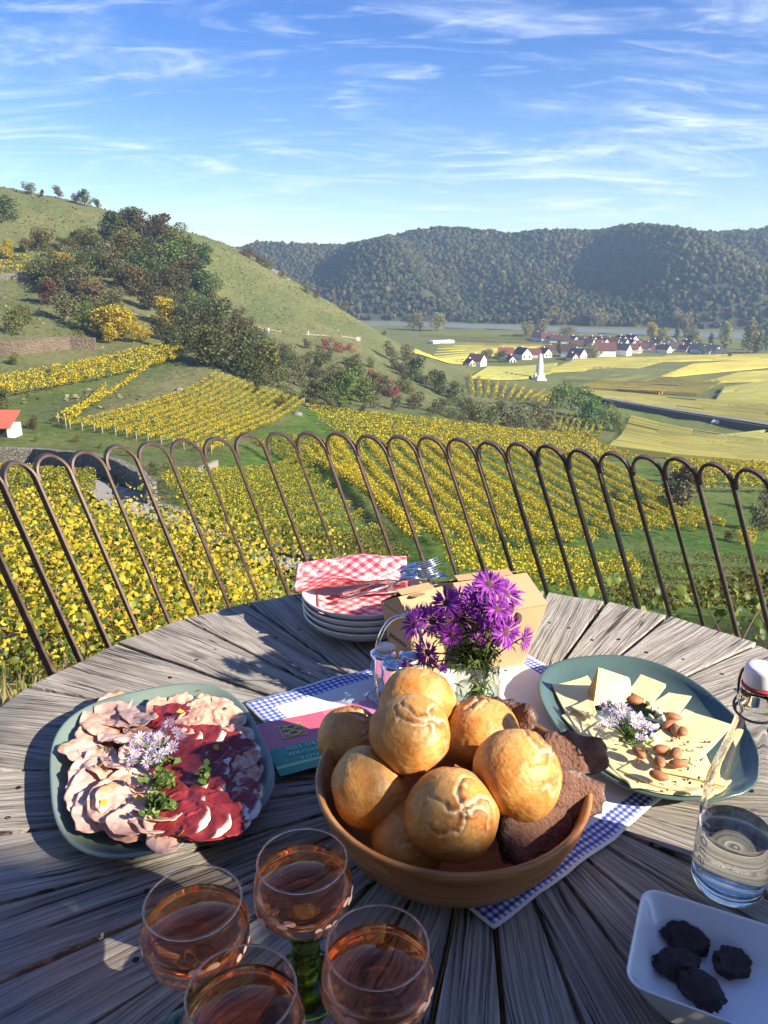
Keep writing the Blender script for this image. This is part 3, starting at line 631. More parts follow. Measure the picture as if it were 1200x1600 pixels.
for k in range(16):
    x = random.uniform(725, 1120); tree(x, 566 - (x - 725) * .03 - random.uniform(0, 22), random.uniform(9, 15), ['pale', 'olive', 'green'][k % 3], 'between the village roofs', 'tree')
# lone dead tree stump pile and boulders on the hill
m_rock = plain('grey_rock', (0.20, 0.185, 0.165), 0.9, 0.35, 3, 0.8, 0.1)
def rock(px, py, s, label, grp):
    p = hit(px, py); V, F = blob_proto(int(px), 2, .16); me = fmesh('rock', V * (s, s * .8, s * .6) * mpp(p.y), F, False, m_rock)
    return tag(add('rock', me, None, None, p), label, 'rock', grp)
for x, y, s in [(432, 428, 7), (441, 433, 6), (426, 424, 5), (449, 437, 4)]: rock(x, y, s, 'dark craggy rock on the right skyline of the grassy hill', 'skyline rocks')
rock(137, 609, 5, 'pale boulder on the bank between the vine terraces', None); rock(280, 609, 6, 'white boulder at the upper corner of the terraced block', None); rock(465, 648, 8, 'flat pale rock beside the long yellow vine belt', None)

# tufts of dry grass over the hillside, too many to count
hx = rng.uniform(-330, 40, 14000); hy = rng.uniform(120, 335, 14000); hz = tz(hx, hy); ok = hz > -31 + np.clip((hx + 30) / 60, 0, 1) * 40; hx, hy, hz = hx[ok], hy[ok], hz[ok]
ok = np.array([mnoise.noise((x * .03, y * .03, 9)) > -.25 for x, y in zip(hx, hy)]); hx, hy, hz = hx[ok], hy[ok], hz[ok]
v, f = quads(np.stack([hx, hy, hz + .12], -1), rng.uniform(.35, 1.1, len(hx)), .4)
tag(add('grass_tufts', fmesh('grass_tufts', v, f, mat=leafy('tuft_blades', [(0, (.09, .10, .035)), (.5, (.19, .18, .07)), (1, (.30, .27, .12))], .25))), 'rough dry grass tufts over the hillside', None, None, 'stuff')

# ------------------------------------------------------------------ village, monument, hut, walls, railway
m_roofs = [plain('brown_roof', (0.085, 0.045, 0.035), .85, .25, .6), plain('slate_roof', (0.055, 0.05, 0.055), .8, .2, .6), plain('red_roof', (0.26, 0.075, 0.045), .85, .2, .6), plain('maroon_roof', (0.13, 0.045, 0.035), .85, .2, .6)]
m_walls = [plain('white_plaster', (0.78, 0.76, 0.72), .9, .05, .5), plain('cream_plaster', (0.66, 0.58, 0.45), .9, .06, .5), plain('pink_plaster', (0.6, 0.45, 0.38), .9, .06, .5)]
m_pane = plain('dark_pane', (0.03, 0.035, 0.045), .2, .1, 1)
win_me = box_mesh('window', -.5, .5, -.04, .04, -.65, .65, m_pane); chim_me = box_mesh('chimney', -.35, .35, -.35, .35, -.6, .9, m_walls[0])
WALLW = ['white', 'cream', 'pinkish']; ROOFW = ['brown', 'slate grey', 'bright red', 'maroon']
def house(px, py, wpx, rz, wi, ri, where, deep=1.35, storeys=1.0):
    p = hit(px, py); w = wpx * 1.18 * mpp(p.y); d = w * deep; h = w * .52 * storeys; rh = w * .48
    t = empty('house', p - Vector((0, 0, .3)), rz, '%s house, %s roof, %s' % (WALLW[wi], ROOFW[ri], where), 'house', 'village houses %s' % where)
    V = [(-w/2, -d/2, 0), (w/2, -d/2, 0), (w/2, d/2, 0), (-w/2, d/2, 0), (-w/2, -d/2, h), (w/2, -d/2, h), (w/2, d/2, h), (-w/2, d/2, h), (0, -d/2, h + rh), (0, d/2, h + rh)]
    F = [[0, 1, 5, 8, 4], [1, 2, 6, 5], [2, 3, 7, 9, 6], [3, 0, 4, 7]]
    add('wall', fmesh('house_wall', V, F), m_walls[wi], t)
    e = .35; V = []; F = []
    for s in (-1, 1):
        o = len(V)
        x1 = s * (w / 2 + e); z1 = h - e * rh / (w / 2)
        V += [(0, -d/2 - e, h + rh), (0, d/2 + e, h + rh), (x1, d/2 + e, z1), (x1, -d/2 - e, z1), (0, -d/2 - e, h + rh + .25), (0, d/2 + e, h + rh + .25), (x1, d/2 + e, z1 + .25), (x1, -d/2 - e, z1 + .25)]
        F += [[o + 4, o + 5, o + 6, o + 7], [o, o + 3, o + 2, o + 1], [o, o + 4, o + 7, o + 3], [o + 1, o + 2, o + 6, o + 5], [o + 3, o + 7, o + 6, o + 2]]
    rf = add('roof', fmesh('house_roof', V, F), m_roofs[ri], t); add('chimney', chim_me, None, rf, (w * .15, d * .2, h + rh * .95))
    n = 2
    for k in range(n):
        f = (k + .5) / n - .5
        add('window', win_me, None, t, (w * f, -d/2 - .02, h * .55)); add('window', win_me, None, t, (w/2 + .02, d * f, h * .55), (0, 0, pi / 2))
    return t
R = random.Random(5)
LV = 'in the small group left of the monument'; MV = 'in the middle of the village'; RV = 'toward the right end of the village'; BV = 'at the back of the village near the river'
for x, y, w, rz, wi, ri in [(734, 571, 9, .5, 1, 0), (745, 571, 15, .9, 0, 3), (790, 560, 14, 1.3, 2, 2), (798, 566, 9, .3, 0, 1), (816, 561, 15, .45, 0, 1), (834, 559, 12, 1.5, 2, 3), (850, 558, 12, .5, 0, 3)]: house(x, y, w, rz, wi, ri, LV)
for x, y, w, rz, wi, ri in [(890, 557, 15, 1.2, 0, 0), (902, 562, 14, .7, 0, 1), (894, 563, 9, .5, 0, 2), (946, 557, 17, 1.45, 0, 3), (958, 554, 9, .2, 0, 3), (972, 555, 14, .8, 0, 1), (915, 548, 15, .9, 0, 0), (930, 548, 14, 1.3, 0, 3), (902, 548, 13, 1.4, 1, 0), (985, 552, 12, 1.4, 1, 3), (992, 551, 10, .7, 2, 0), (940, 544, 12, .5, 0, 1), (955, 544, 13, 1.1, 0, 0), (970, 544, 12, .8, 0, 1)]: house(x, y, w, rz, wi, ri, MV, storeys=1.1)
for i, (x, y) in enumerate([(1003, 549), (1014, 548), (1026, 550), (1038, 551), (1048, 549), (1058, 548), (1068, 550), (1079, 549), (1090, 551), (1102, 553), (1112, 553), (1124, 556), (1010, 543), (1024, 543), (1040, 543), (1055, 543), (1072, 543), (1000, 543), (985, 543)]): house(x, y, R.uniform(9, 12), R.choice([.4, .9, 1.3, 1.5, .7]), R.choice([0, 0, 1, 2]), R.choice([0, 1, 1, 3, 0]), RV)
for i, (x, y) in enumerate([(842, 533), (856, 535), (868, 536), (880, 538), (895, 538), (910, 538), (925, 538), (940, 538), (955, 538), (970, 539), (985, 539)]): house(x, y, R.uniform(9, 13), R.choice([.4, .9, 1.3, 1.5]), R.choice([0, 0, 1]), R.choice([0, 1, 3]), BV)
house(865, 548, 10, 1.5, 1, 0, 'in the field in front of the village', deep=2.0, storeys=.5)
# low farm sheds in the field left of the village
tag(add('greenhouse', box_mesh('greenhouse', -9, 9, -3, 3, 0, 2.4, m_walls[0], .3), None, None, hit(690, 537), (0, 0, .5)), 'low pale greenhouse on the field beyond the hill foot', 'greenhouse')

# white memorial tower
m_mon = plain('monument_stone', (0.66, 0.65, 0.62), .85, .1, .8)
p = hit(842, 594); u = mpp(p.y); mon = empty('monument', p - Vector((0, 0, .4)), .4, 'tall white stone monument standing among the vines before the village', 'monument')
H = 42 * u
add('shaft', lathe('shaft', [(0.115 * H, .12 * H), (0.125 * H, .2 * H), (.13 * H, .35 * H), (.12 * H, .6 * H), (.095 * H, .8 * H), (.06 * H, .92 * H), (0, H)], 10, m_mon), None, mon)
add('plinth', box_mesh('plinth', -.2 * H, .2 * H, -.2 * H, .2 * H, 0, .1 * H, m_mon, .02 * H), None, mon); add('base', box_mesh('base', -.16 * H, .16 * H, -.16 * H, .16 * H, .1 * H + .003, .2 * H, m_mon, .02 * H), None, mon)
for s in (-1, 1): add('buttress', box_mesh('buttress', -.03 * H, .03 * H, -.035 * H, .035 * H, 0, .3 * H, m_mon, .01 * H), None, mon, (s * .165 * H, 0, 0))

# small hut with a red roof at the left edge
p = hit(-14, 682); u = mpp(p.y) * .78; t = empty('hut', p, 0, 'small hut with a red roof and white gable at the left edge', 'hut')
W = 44 * u
add('wall', box_mesh('hut_wall', -W * .9, W, 0, W * .9, -.3, 22 * u, m_walls[0]), None, t, (0, 0, 0))
V = [(-W, -.8, 18 * u), (W * 1.04, -.8, 18 * u), (W * 1.04, W * .95, 44 * u), (-W, W * .95, 44 * u)]; V += [(x, y, z + .14) for x, y, z in V]
add('roof', fmesh('hut_roof', V, [[4, 5, 6, 7], [3, 2, 1, 0], [0, 1, 5, 4], [1, 2, 6, 5], [2, 3, 7, 6], [3, 0, 4, 7]]), plain('hut_tiles', (0.42, 0.10, 0.06), .8, .15, 1.5), t)
add('doorway', box_mesh('doorway', -W * .5, W * .75, -.06, -.012, -.2, 15 * u, m_pane), None, t)

# dry stone walls, track and steps
m = Mat('dry_stone'); co = m.coord('Object'); mp = m.mapping(co, (1, 1, 1.8)); vv = m.voronoi(mp, 2.6, 'DISTANCE_TO_EDGE'); vc = m.voronoi(mp, 2.6, 'F1', 'Color')
c = m.mix(m.rng(vc, 0, 1), (0.13, 0.12, 0.10), (0.30, 0.27, 0.22)); c = m.mix(m.rng(vv, 0, .06), (0.035, 0.033, 0.03), c)
m_drystone = m.done(m.bsdf(c, .95, m.bump(m.rng(vv, 0, .12), .9, .08)))
m_track = plain('gravel_track', (0.30, 0.285, 0.26), .95, .15, 1.2)
def wall_along(name, pix, h, th, mat, label, cat='wall'):
    pts = [hit(*q) for q in pix]; P = []
    for a, b in zip(pts, pts[1:]):
        for k in range(6): q = a.lerp(b, k / 6); P.append(Vector((q.x, q.y, tz1(q.x, q.y))))
    P.append(pts[-1]); V = []; F = []
    for i, q in enumerate(P):
        t = (P[min(i + 1, len(P) - 1)] - P[max(i - 1, 0)]).xy.normalized(); n = Vector((-t.y, t.x)) * th / 2; jj = rng.uniform(-.04, .04) * h
        V += [(q.x - n.x, q.y - n.y, q.z - .6), (q.x - n.x, q.y - n.y, q.z + h + jj), (q.x + n.x, q.y + n.y, q.z + h + jj), (q.x + n.x, q.y + n.y, q.z - .6)]
    for i in range(len(P) - 1):
        for k in range(4): F.append([4 * i + k, 4 * i + (k + 1) % 4, 4 * i + 4 + (k + 1) % 4, 4 * i + 4 + k])
    F += [[0, 3, 2, 1], [len(V) - 4, len(V) - 3, len(V) - 2, len(V) - 1]]
    return tag(add(name, fmesh(name, V, F), mat), label, cat)
wall_along('stone_wall', [(-40, 722), (60, 726), (140, 736), (190, 752), (225, 775), (240, 796)], 1.7, .6, m_drystone, 'dark curved stone retaining wall above the track')
wall_along('stone_wall', [(296, 756), (318, 742), (338, 731)], .9, .5, plain('pale_stone', (.27, .24, .19), .9, .35, 2, .8, .08), 'pale sunlit stone wall at the bend of the track')
wall_along('stone_wall', [(240, 798), (300, 818), (360, 840), (420, 862), (475, 882), (540, 900)], .55, .5, m_drystone, 'long low stone wall along the lower side of the track')
wall_along('stone_bank', [(-40, 553), (20, 553), (70, 548), (110, 545), (150, 548)], 2.6, 1.6, plain('tan_stone_bank', (.17, .125, .085), .95, .55, .45, 1, .8), 'tan and reddish stone bank under the left grass slope')
wall_along('stone_wall', [(-40, 437), (60, 434)], 1.6, .6, m_drystone, 'grey terrace wall under the high yellow vines at the left edge')
def strip(name, pix, w, mat, label, lift=.05):
    pts = [hit(*q) for q in pix]; P = []
    for a, b in zip(pts, pts[1:]):
        for k in range(8): P.append(a.lerp(b, k / 8))
    P.append(pts[-1]); V = []; F = []
    for i, q in enumerate(P):
        t = (P[min(i + 1, len(P) - 1)] - P[max(i - 1, 0)]).xy.normalized(); n = Vector((-t.y, t.x)) * w / 2
        for s in (-1, -.33, .33, 1): x, y = q.x + n.x * s, q.y + n.y * s; V.append((x, y, tz1(x, y) + lift + .25))
    for i in range(len(P) - 1):
        for k in range(3): F.append([4 * i + k, 4 * i + k + 1, 4 * i + 5 + k, 4 * i + 4 + k])
    return tag(add(name, fmesh(name, V, F, True), mat), label, None, None, 'structure')
strip('track', [(120, 758), (180, 775), (215, 800), (250, 815), (310, 835), (400, 872), (480, 905)], 3.2, m_track, 'pale gravel track bending below the retaining wall')
strip('path', [(370, 495), (410, 514), (450, 520), (500, 524), (560, 530)], 1.1, plain('trodden_earth', (.30, .26, .17), .95, .2, .5), 'narrow footpath crossing the grassy hill', -.2)
# railway bank
m_bank = plain('railway_bank', (0.045, 0.05, 0.035), .95, .4, .3); m_ballast = plain('ballast', (0.20, 0.185, 0.17), .95, .2, .8)
wall_along('railway_bank', [(945, 631), (985, 638), (1050, 649), (1130, 662), (1260, 684)], 2.0, 6.0, m_bank, 'dark railway bank crossing the yellow plain', 'railway')
pts = [hit(*q) for q in [(945, 631), (985, 638), (1050, 649), (1130, 662), (1260, 684)]]
V, F = [], []
for i, q in enumerate(pts):
    t = (pts[min(i + 1, 4)] - pts[max(i - 1, 0)]).xy.normalized(); n = Vector((-t.y, t.x)) * 1.5; z = q.z + 2.2
    V += [(q.x - n.x, q.y - n.y, z), (q.x + n.x, q.y + n.y, z)]
    if i: F.append([2 * i - 2, 2 * i - 1, 2 * i + 1, 2 * i])
tag(add('railway_bed', fmesh('railway_bed', V, F), m_ballast), 'pale ballast bed on top of the railway bank', None, None, 'structure')
# a white car passing along the bank
p = hit(1114, 660); car = empty('car', p + Vector((0, -3.6, .02)), -.32, 'tiny white car on the lane by the railway bank', 'car')
m_carw = plain('white_car_paint', (.8, .8, .8), .3, .03, 1)
V = [(-2, -.8, .35), (2, -.8, .35), (2, .8, .35), (-2, .8, .35), (-2, -.85, .85), (2.05, -.85, .8), (2.05, .85, .8), (-2, .85, .85), (-1.5, -.7, 1.45), (.7, -.7, 1.45), (.7, .7, 1.45), (-1.5, .7, 1.45), (-1.9, -.85, .9), (1.3, -.85, .9), (1.3, .85, .9), (-1.9, .85, .9)]
add('body', fmesh('car_body', V, [[0, 3, 2, 1], [0, 1, 5, 4], [1, 2, 6, 5], [2, 3, 7, 6], [3, 0, 4, 7], [4, 5, 13, 12], [5, 6, 14, 13], [6, 7, 15, 14], [7, 4, 12, 15], [8, 9, 10, 11], [12, 13, 9, 8], [13, 14, 10, 9], [14, 15, 11, 10], [15, 12, 8, 11]]), m_carw, car)
wm = tube('wheel', [(0, -.12, 0), (0, .12, 0)], .32, 12, m_pane)
for sx in (-1.2, 1.25):
    for sy in (-.8, .8): add('wheel', wm, None, car, (sx, sy, .33))
for k, (x, y) in enumerate([(1167, 549), (1190, 549)]):
    pass

# two hikers on the hill path: tiny in the photograph
def hiker(px, py, hpx, shirt, label):
    p = hit(px, py); h = hpx * mpp(p.y); me = bpy.data.meshes.new('person')
    J = [(0, 0, .52), (0, .01, .66), (0, 0, .82), (0, -.01, .87), (0, -.015, .95), (.05, 0, .5), (.06, -.04, .27), (.06, .02, .02), (-.05, 0, .5), (-.06, .06, .27), (-.06, .12, .03), (.11, 0, .79), (.14, .03, .63), (.13, -.04, .5), (-.11, 0, .79), (-.14, .05, .63), (-.13, .0, .5)]
    E = [(0, 1), (1, 2), (2, 3), (3, 4), (0, 5), (5, 6), (6, 7), (0, 8), (8, 9), (9, 10), (2, 11), (11, 12), (12, 13), (2, 14), (14, 15), (15, 16)]
    me.from_pydata([tuple(c * h for c in j) for j in J], E, []); o = add('person', me, shirt, None, p, (0, 0, .8))
    sk = o.modifiers.new('skin', 'SKIN'); r = [.085, .08, .09, .04, .062, .06, .045, .03, .06, .045, .03, .04, .03, .022, .04, .03, .022]
    for v, q in zip(me.skin_vertices[0].data, r): v.radius = (q * h, q * h * .8)
    me.skin_vertices[0].data[0].use_root = True
    o.modifiers.new('sub', 'SUBSURF').levels = 1
    return tag(o, label, 'person')
hiker(414, 521, 9, plain('dark_jacket', (.05, .05, .07), .8, .1, 3), 'hiker in dark clothes walking on the hill path')
hiker(420, 521, 9, plain('white_jacket', (.7, .7, .7), .8, .1, 3), 'hiker in white beside the dark one on the hill path')
hiker(482, 525, 8, plain('pale_jacket', (.6, .6, .62), .8, .1, 3), 'lone hiker in pale clothes further along the hill path')
# notice board near the foot of the path
p = hit(560, 536); t = empty('notice_board', p, -.2, 'small white notice board on the hill path', 'sign')
add('board', box_mesh('board', -.7, .7, -.04, .04, .7, 2.1, m_walls[0]), None, t); add('post', box_mesh('post', -.06, .06, .045, .12, -.2, 1.9, m_post), None, t)

# ------------------------------------------------------------------ leaning hoop railing
m = Mat('rusty_iron'); co = m.coord('Object'); nz = m.noise(co, 30, 6, .65); n2 = m.noise(co, 220, 3)
c = m.ramp(nz, [(.3, (0.045, 0.028, 0.024)), (.55, (0.080, 0.050, 0.041)), (.75, (0.13, 0.082, 0.066))])
m_iron = m.done(m.bsdf(c, m.rng(nz, .3, .7, .38, .62), m.bump(n2, .25, .001), Metallic=.35))
rail_root = empty('railing', (0, 0, 0), 0, 'rusty brown iron railing of leaning round topped hoops around the terrace', 'railing')
def ribbon(path, wdir, wid, thick, closed=False):
    """flat bar swept along a path; wdir gives the broad direction"""
    V = []; F = []; m_ = len(path)
    for i, p in enumerate(path):
        t = (path[min(i + 1, m_ - 1)] - path[max(i - 1, 0)]).normalized(); w = wdir[i] if isinstance(wdir, list) else wdir
        w = (w - t * w.dot(t)).normalized(); n = t.cross(w)
        for a, b in ((-1, -1), (1, -1), (1, 1), (-1, 1)): V.append(tuple(p + w * (a * wid / 2) + n * (b * thick / 2)))
    for i in range(m_ - 1):
        for k in range(4): F.append([4 * i + k, 4 * i + (k + 1) % 4, 4 * i + 4 + (k + 1) % 4, 4 * i + 4 + k])
    F += [[3, 2, 1, 0], [4 * m_ - 4, 4 * m_ - 3, 4 * m_ - 2, 4 * m_ - 1]]
    return V, F
NF = len(FTOPS); LEG = 0.56
for i in range(1, NF - 1):
    p = FTOPS[i]; a = (FTOPS[i - 1] + p) / 2; b = (FTOPS[i + 1] + p) / 2
    p = (a + b) / 2; t = (b - a); pitch = t.length; t.normalize(); n = Vector((-t.y, t.x, 0)); hw = pitch / 2 - .0041; r = hw * 1.2
    jit = random.uniform(-.003, .003)
    # the left end of each hoop is welded to its neighbour's bar; the right end runs down to the rail
    path = [p + t * (-hw) + LEAN * (r + .010)] + [p + t * (-hw * cos(q)) + LEAN * (r * (1 - sin(q)) + jit) for q in np.linspace(0, pi, 17)]
    path += [p + t * hw + LEAN * (r + (LEG - r) * k / 5) for k in range(1, 6)]
    V, F = ribbon([Vector(q) - p for q in path], n, .025, .0082)
    h = add('hoop', fmesh('hoop', V, F), m_iron, rail_root, p)
    bv = h.modifiers.new('edge', 'BEVEL'); bv.width = .0012; bv.segments = 1
V, F = ribbon([q + LEAN * (LEG + .014) for q in FTOPS], Vector((0, 0, 1)), .012, .034); add('bottom_rail', fmesh('bottom_rail', V, F), m_iron, rail_root)
for i in (1, 10, 19, 28):
    q = FTOPS[i] + LEAN * (LEG + .02); add('stanchion', box_mesh('stanchion', -.014, .014, -.014, .014, -.08, 0), m_iron, rail_root, q)
# low parapet the railing is set in
V = []; F = []
for q in FTOPS:
    e = q + LEAN * (LEG + .02)
    t = Vector((0, 1, 0)); V += [(e.x, e.y - .02, -.3), (e.x, e.y - .02, e.z - .06), (e.x, e.y + .2, e.z - .10), (e.x, e.y + .22, -.9)]
for i in range(NF - 1):
    for k in range(3): F.append([4 * i + k, 4 * i + 4 + k, 4 * i + 5 + k, 4 * i + 1 + k])
tag(add('parapet', fmesh('parapet', V, F), m_drystone), 'low stone parapet carrying the iron railing behind the table', 'wall')

# ------------------------------------------------------------------ round table of weathered boards
def wood_mat(name, lo, mid, hi, rough=.8):
    m = Mat(name); co = m.coord('Object'); ob = m.n('ShaderNodeObjectInfo')
    ad = m.n('ShaderNodeVectorMath', operation='ADD'); m.l(co, ad.inputs[0])
    cx_ = m.n('ShaderNodeCombineXYZ'); m.l(m.math('MULTIPLY', ob.outputs['Random'], 37.0), cx_.inputs[0]); m.l(m.math('MULTIPLY', ob.outputs['Random'], 11.0), cx_.inputs[1]); m.l(cx_.outputs[0], ad.inputs[1])
    v = ad.outputs[0]
    warp_ = m.noise(m.mapping(v, (3.0, 9.0, 3.0)), 1.0, 3)
    wv = m.n('ShaderNodeVectorMath', operation='ADD'); m.l(v, wv.inputs[0]); c3 = m.n('ShaderNodeCombineXYZ'); m.l(m.math('MULTIPLY', warp_, .022), c3.inputs[1]); m.l(c3.outputs[0], wv.inputs[1])
    g1 = m.noise(m.mapping(wv.outputs[0], (7, 380, 80)), 1.0, 6, .75); g2 = m.noise(m.mapping(wv.outputs[0], (2.2, 85, 20)), 1.0, 5, .62); big = m.noise(m.mapping(v, (3, 6, 3)), 1.0, 3)
    # knots
    kv = m.voronoi(m.mapping(v, (4.5, 13, 0.001)), 1.0, 'F1'); knot = m.rng(kv, .05, .14, 1, 0, True); ring = m.math('MULTIPLY', knot, .7)
    f = m.math('ADD', m.math('MULTIPLY', g1, .74), m.math('MULTIPLY', g2, .38)); f = m.math('SUBTRACT', f, .06)
    c = m.ramp(f, [(.36, lo), (.47, mid), (.60, hi)]); c = m.mix(m.rng(big, .35, .7, 0, .35), c, tuple(x * .62 for x in mid)); c = m.mix(m.math('MULTIPLY', ring, .75), c, (0.05, 0.04, 0.033))
    crack = m.rng(g2, .30, .345, 1, 0, True); c = m.mix(m.math('MULTIPLY', crack, .85), c, (.018, .015, .013))
    g3 = m.noise(m.mapping(wv.outputs[0], (1.3, 62, 9)), 1.0, 3, .5); ln = m.math('ABSOLUTE', m.math('SUBTRACT', g3, .5)); fis = m.math('MULTIPLY', m.rng(ln, .004, .016, 1, 0, True), m.rng(m.noise(m.mapping(v, (5, 8, 3)), 1.0, 2), .46, .58, 0, 1, True)); c = m.mix(m.math('MULTIPLY', fis, .9), c, (.015, .013, .011)); crack = m.math('MAXIMUM', crack, fis)
    hgt = m.math('SUBTRACT', m.math('ADD', g1, m.math('MULTIPLY', g2, 1.4)), m.math('MULTIPLY', crack, .9))
    return m.done(m.bsdf(c, rough, m.bump(hgt, 1.0, .0028), Specular_IOR_Level=.3))
m_wood = wood_mat('weathered_grey_wood', (0.080, 0.069, 0.057), (0.28, 0.25, 0.212), (0.56, 0.512, 0.45))
m_screw = plain('blackened_screw', (.03, .028, .027), .5, .2, 300, Metallic=.7)
TCX, TCY, TR = .09, .77, .725; GCX, GCY = .130, .865
GA = [180, 163, 149, 138, 127, 117, 105, 93, 82, 71, 60, 49, 34, 22, 10, -2, -14, -26, -38, -48, -59, -71, -83, -94, -104, -115, -126, -137, -147, -157, -168]
table = empty('table', (TCX, TCY, 0), 0, 'round garden table of weathered grey boards laid like sun rays', 'table')
def rim_pt(a):
    d = Vector((cos(a), sin(a))); o = Vector((GCX - TCX, GCY - TCY)); b = o.dot(d); c = o.dot(o) - TR * TR
    return Vector((GCX, GCY)) + d * (-b + sqrt(b * b - c))
scr = lathe('screw', [(0, 0), (.0012, 0), (.0014, .0004), (.0032, .0005), (.0035, 0.0), (.0035, -.002), (0, -.002)], 12, m_screw)
for i in range(len(GA)):
    a0, a1 = radians(GA[i]), radians(GA[(i + 1) % len(GA)])
    if a1 > a0: a1 -= 2 * pi
    am = (a0 + a1) / 2; d = Vector((cos(am), sin(am))); n = Vector((-d.y, d.x)); o = Vector((GCX, GCY)) + d * .12
    P0, P1 = rim_pt(a0), rim_pt(a1); q0, q1 = Vector((GCX, GCY)) + Vector((cos(a0), sin(a0))) * .05, Vector((GCX, GCY)) + Vector((cos(a1), sin(a1))) * .05
    loc = lambda p: ((p - o).dot(d), (p - o).dot(n))
    pts = [loc(q1), loc(P1), loc(P0), loc(q0)]       # counter-clockwise in the board's own axes
    g = .0028 + random.uniform(0, .002); ex = random.uniform(-.004, .006)
    L1, L0 = pts[1][0] + ex, pts[2][0] + ex; Lb = (L1 + L0) / 2
    poly = [(pts[0][0], pts[0][1] + g * .6), (pts[1][0] + ex, pts[1][1] + g), (pts[2][0] + ex, pts[2][1] - g), (pts[3][0], pts[3][1] - g * .6)]
    if poly[0][1] > poly[3][1] - .002: poly[0] = (poly[0][0], -.002); poly[3] = (poly[3][0], .002)
    bm = bmesh.new(); top = []; n_ = 14
    zt = random.uniform(-.0018, .0012); tilt = random.uniform(-.012, .012)
    rows_ = []
    for k in range(n_ + 1):
        f = k / n_; row = []
        for j in range(5):
            s = j / 4
            x = (poly[0][0] + (poly[1][0] - poly[0][0]) * f) * (1 - s) + (poly[3][0] + (poly[2][0] - poly[3][0]) * f) * s
            y = (poly[0][1] + (poly[1][1] - poly[0][1]) * f) * (1 - s) + (poly[3][1] + (poly[2][1] - poly[3][1]) * f) * s
            if j in (0, 4): y += random.uniform(-.0007, .0007)
            row.append(bm.verts.new((x, y, zt + tilt * y + .0010 * abs(s - .5) * 2 + random.uniform(-.0004, .0004))))
        rows_.append(row)
    for k in range(n_):
        for j in range(4): bm.faces.new([rows_[k][j], rows_[k + 1][j], rows_[k + 1][j + 1], rows_[k][j + 1]])
    ex_ = bmesh.ops.extrude_face_region(bm, geom=bm.faces[:]); vs = [v for v in ex_['geom'] if isinstance(v, bmesh.types.BMVert)]
    for v in vs: v.co.z -= .030
    bmesh.ops.recalc_face_normals(bm, faces=bm.faces[:])
    me = bm_mesh('board', bm, mat=m_wood)
    b = add('board', me, None, table, (o.x - TCX, o.y - TCY, TT), (0, 0, am))
    bv = b.modifiers.new('edge', 'BEVEL'); bv.width = .0028; bv.segments = 2; bv.limit_method = 'ANGLE'; bv.angle_limit = radians(50)
    wv = abs(poly[2][1] - poly[1][1])
    for r_, s in ((Lb - .16, .28), (Lb - .16, -.22), (Lb - .36, .05)):
        add('screw', scr, None, b, (r_ + random.uniform(-.02, .02), s * wv * (r_ / Lb if Lb else 1), zt + .0004))
m_under = plain('dark_underframe', (.09, .075, .06), .85, .2, 8)
add('underframe', lathe('underframe', [(.60, TT - .075), (.60, TT - .034), (.53, TT - .034), (.53, TT - .075), (.60, TT - .075)], 40, m_under, False), None, table)
add('cross_beam', box_mesh('cross_beam', -.56, .56, -.045, .045, TT - .11, TT - .076, m_under), None, table); add('cross_beam', box_mesh('cross_beam', -.56, .56, -.045, .045, TT - .146, TT - .112, m_under), None, table, None, (0, 0, pi / 2))
for k in range(4):
    a = pi / 4 + k * pi / 2; add('leg', tube('leg', [(.30 * cos(a), .30 * sin(a), TT - .05), (.42 * cos(a), .42 * sin(a), 0)], .035, 8, m_under, False), None, table)

# ------------------------------------------------------------------ vines and shrubs just past the railing
def vine_leaf_vf(c, nrm, size, spin):
    """a lobed leaf: fan of 9 outline points"""
    out = [(0, -.36), (.32, -.46), (.40, -.18), (.50, .06), (.36, .30), (0, .54), (-.36, .30), (-.50, .06), (-.40, -.18), (-.32, -.46)]
    n = nrm / np.linalg.norm(nrm); t = np.cross(n, [0.13, .31, .94]); t /= np.linalg.norm(t); b = np.cross(n, t)
    cs, sn = cos(spin), sin(spin); V = [c + n * size * .06]
    for x, y in out: xx, yy = x * cs - y * sn, x * sn + y * cs; V.append(c + (t * xx + b * yy) * size - n * size * .10 * (x * x + y * y) * 3)
    F = [[0, k + 1, (k + 1) % 10 + 1] for k in range(10)]
    return V, F
m_leaf_near = leafy('near_vine_leaves', [(0, (0.045, 0.075, 0.012)), (0.30, (0.13, 0.16, 0.02)), (0.48, (0.44, 0.37, 0.025)), (0.8, (0.56, 0.41, 0.03)), (0.93, (0.64, 0.48, 0.06)), (1, (0.26, 0.14, 0.05))], .42, .5)
m_leaf_green = leafy('green_shrub_leaves', [(0, (0.03, 0.055, 0.012)), (0.5, (0.09, 0.14, 0.025)), (1, (0.24, 0.27, 0.045))], .4, .45)
m_cane = plain('brown_cane', (.13, .085, .055), .85, .25, 20)
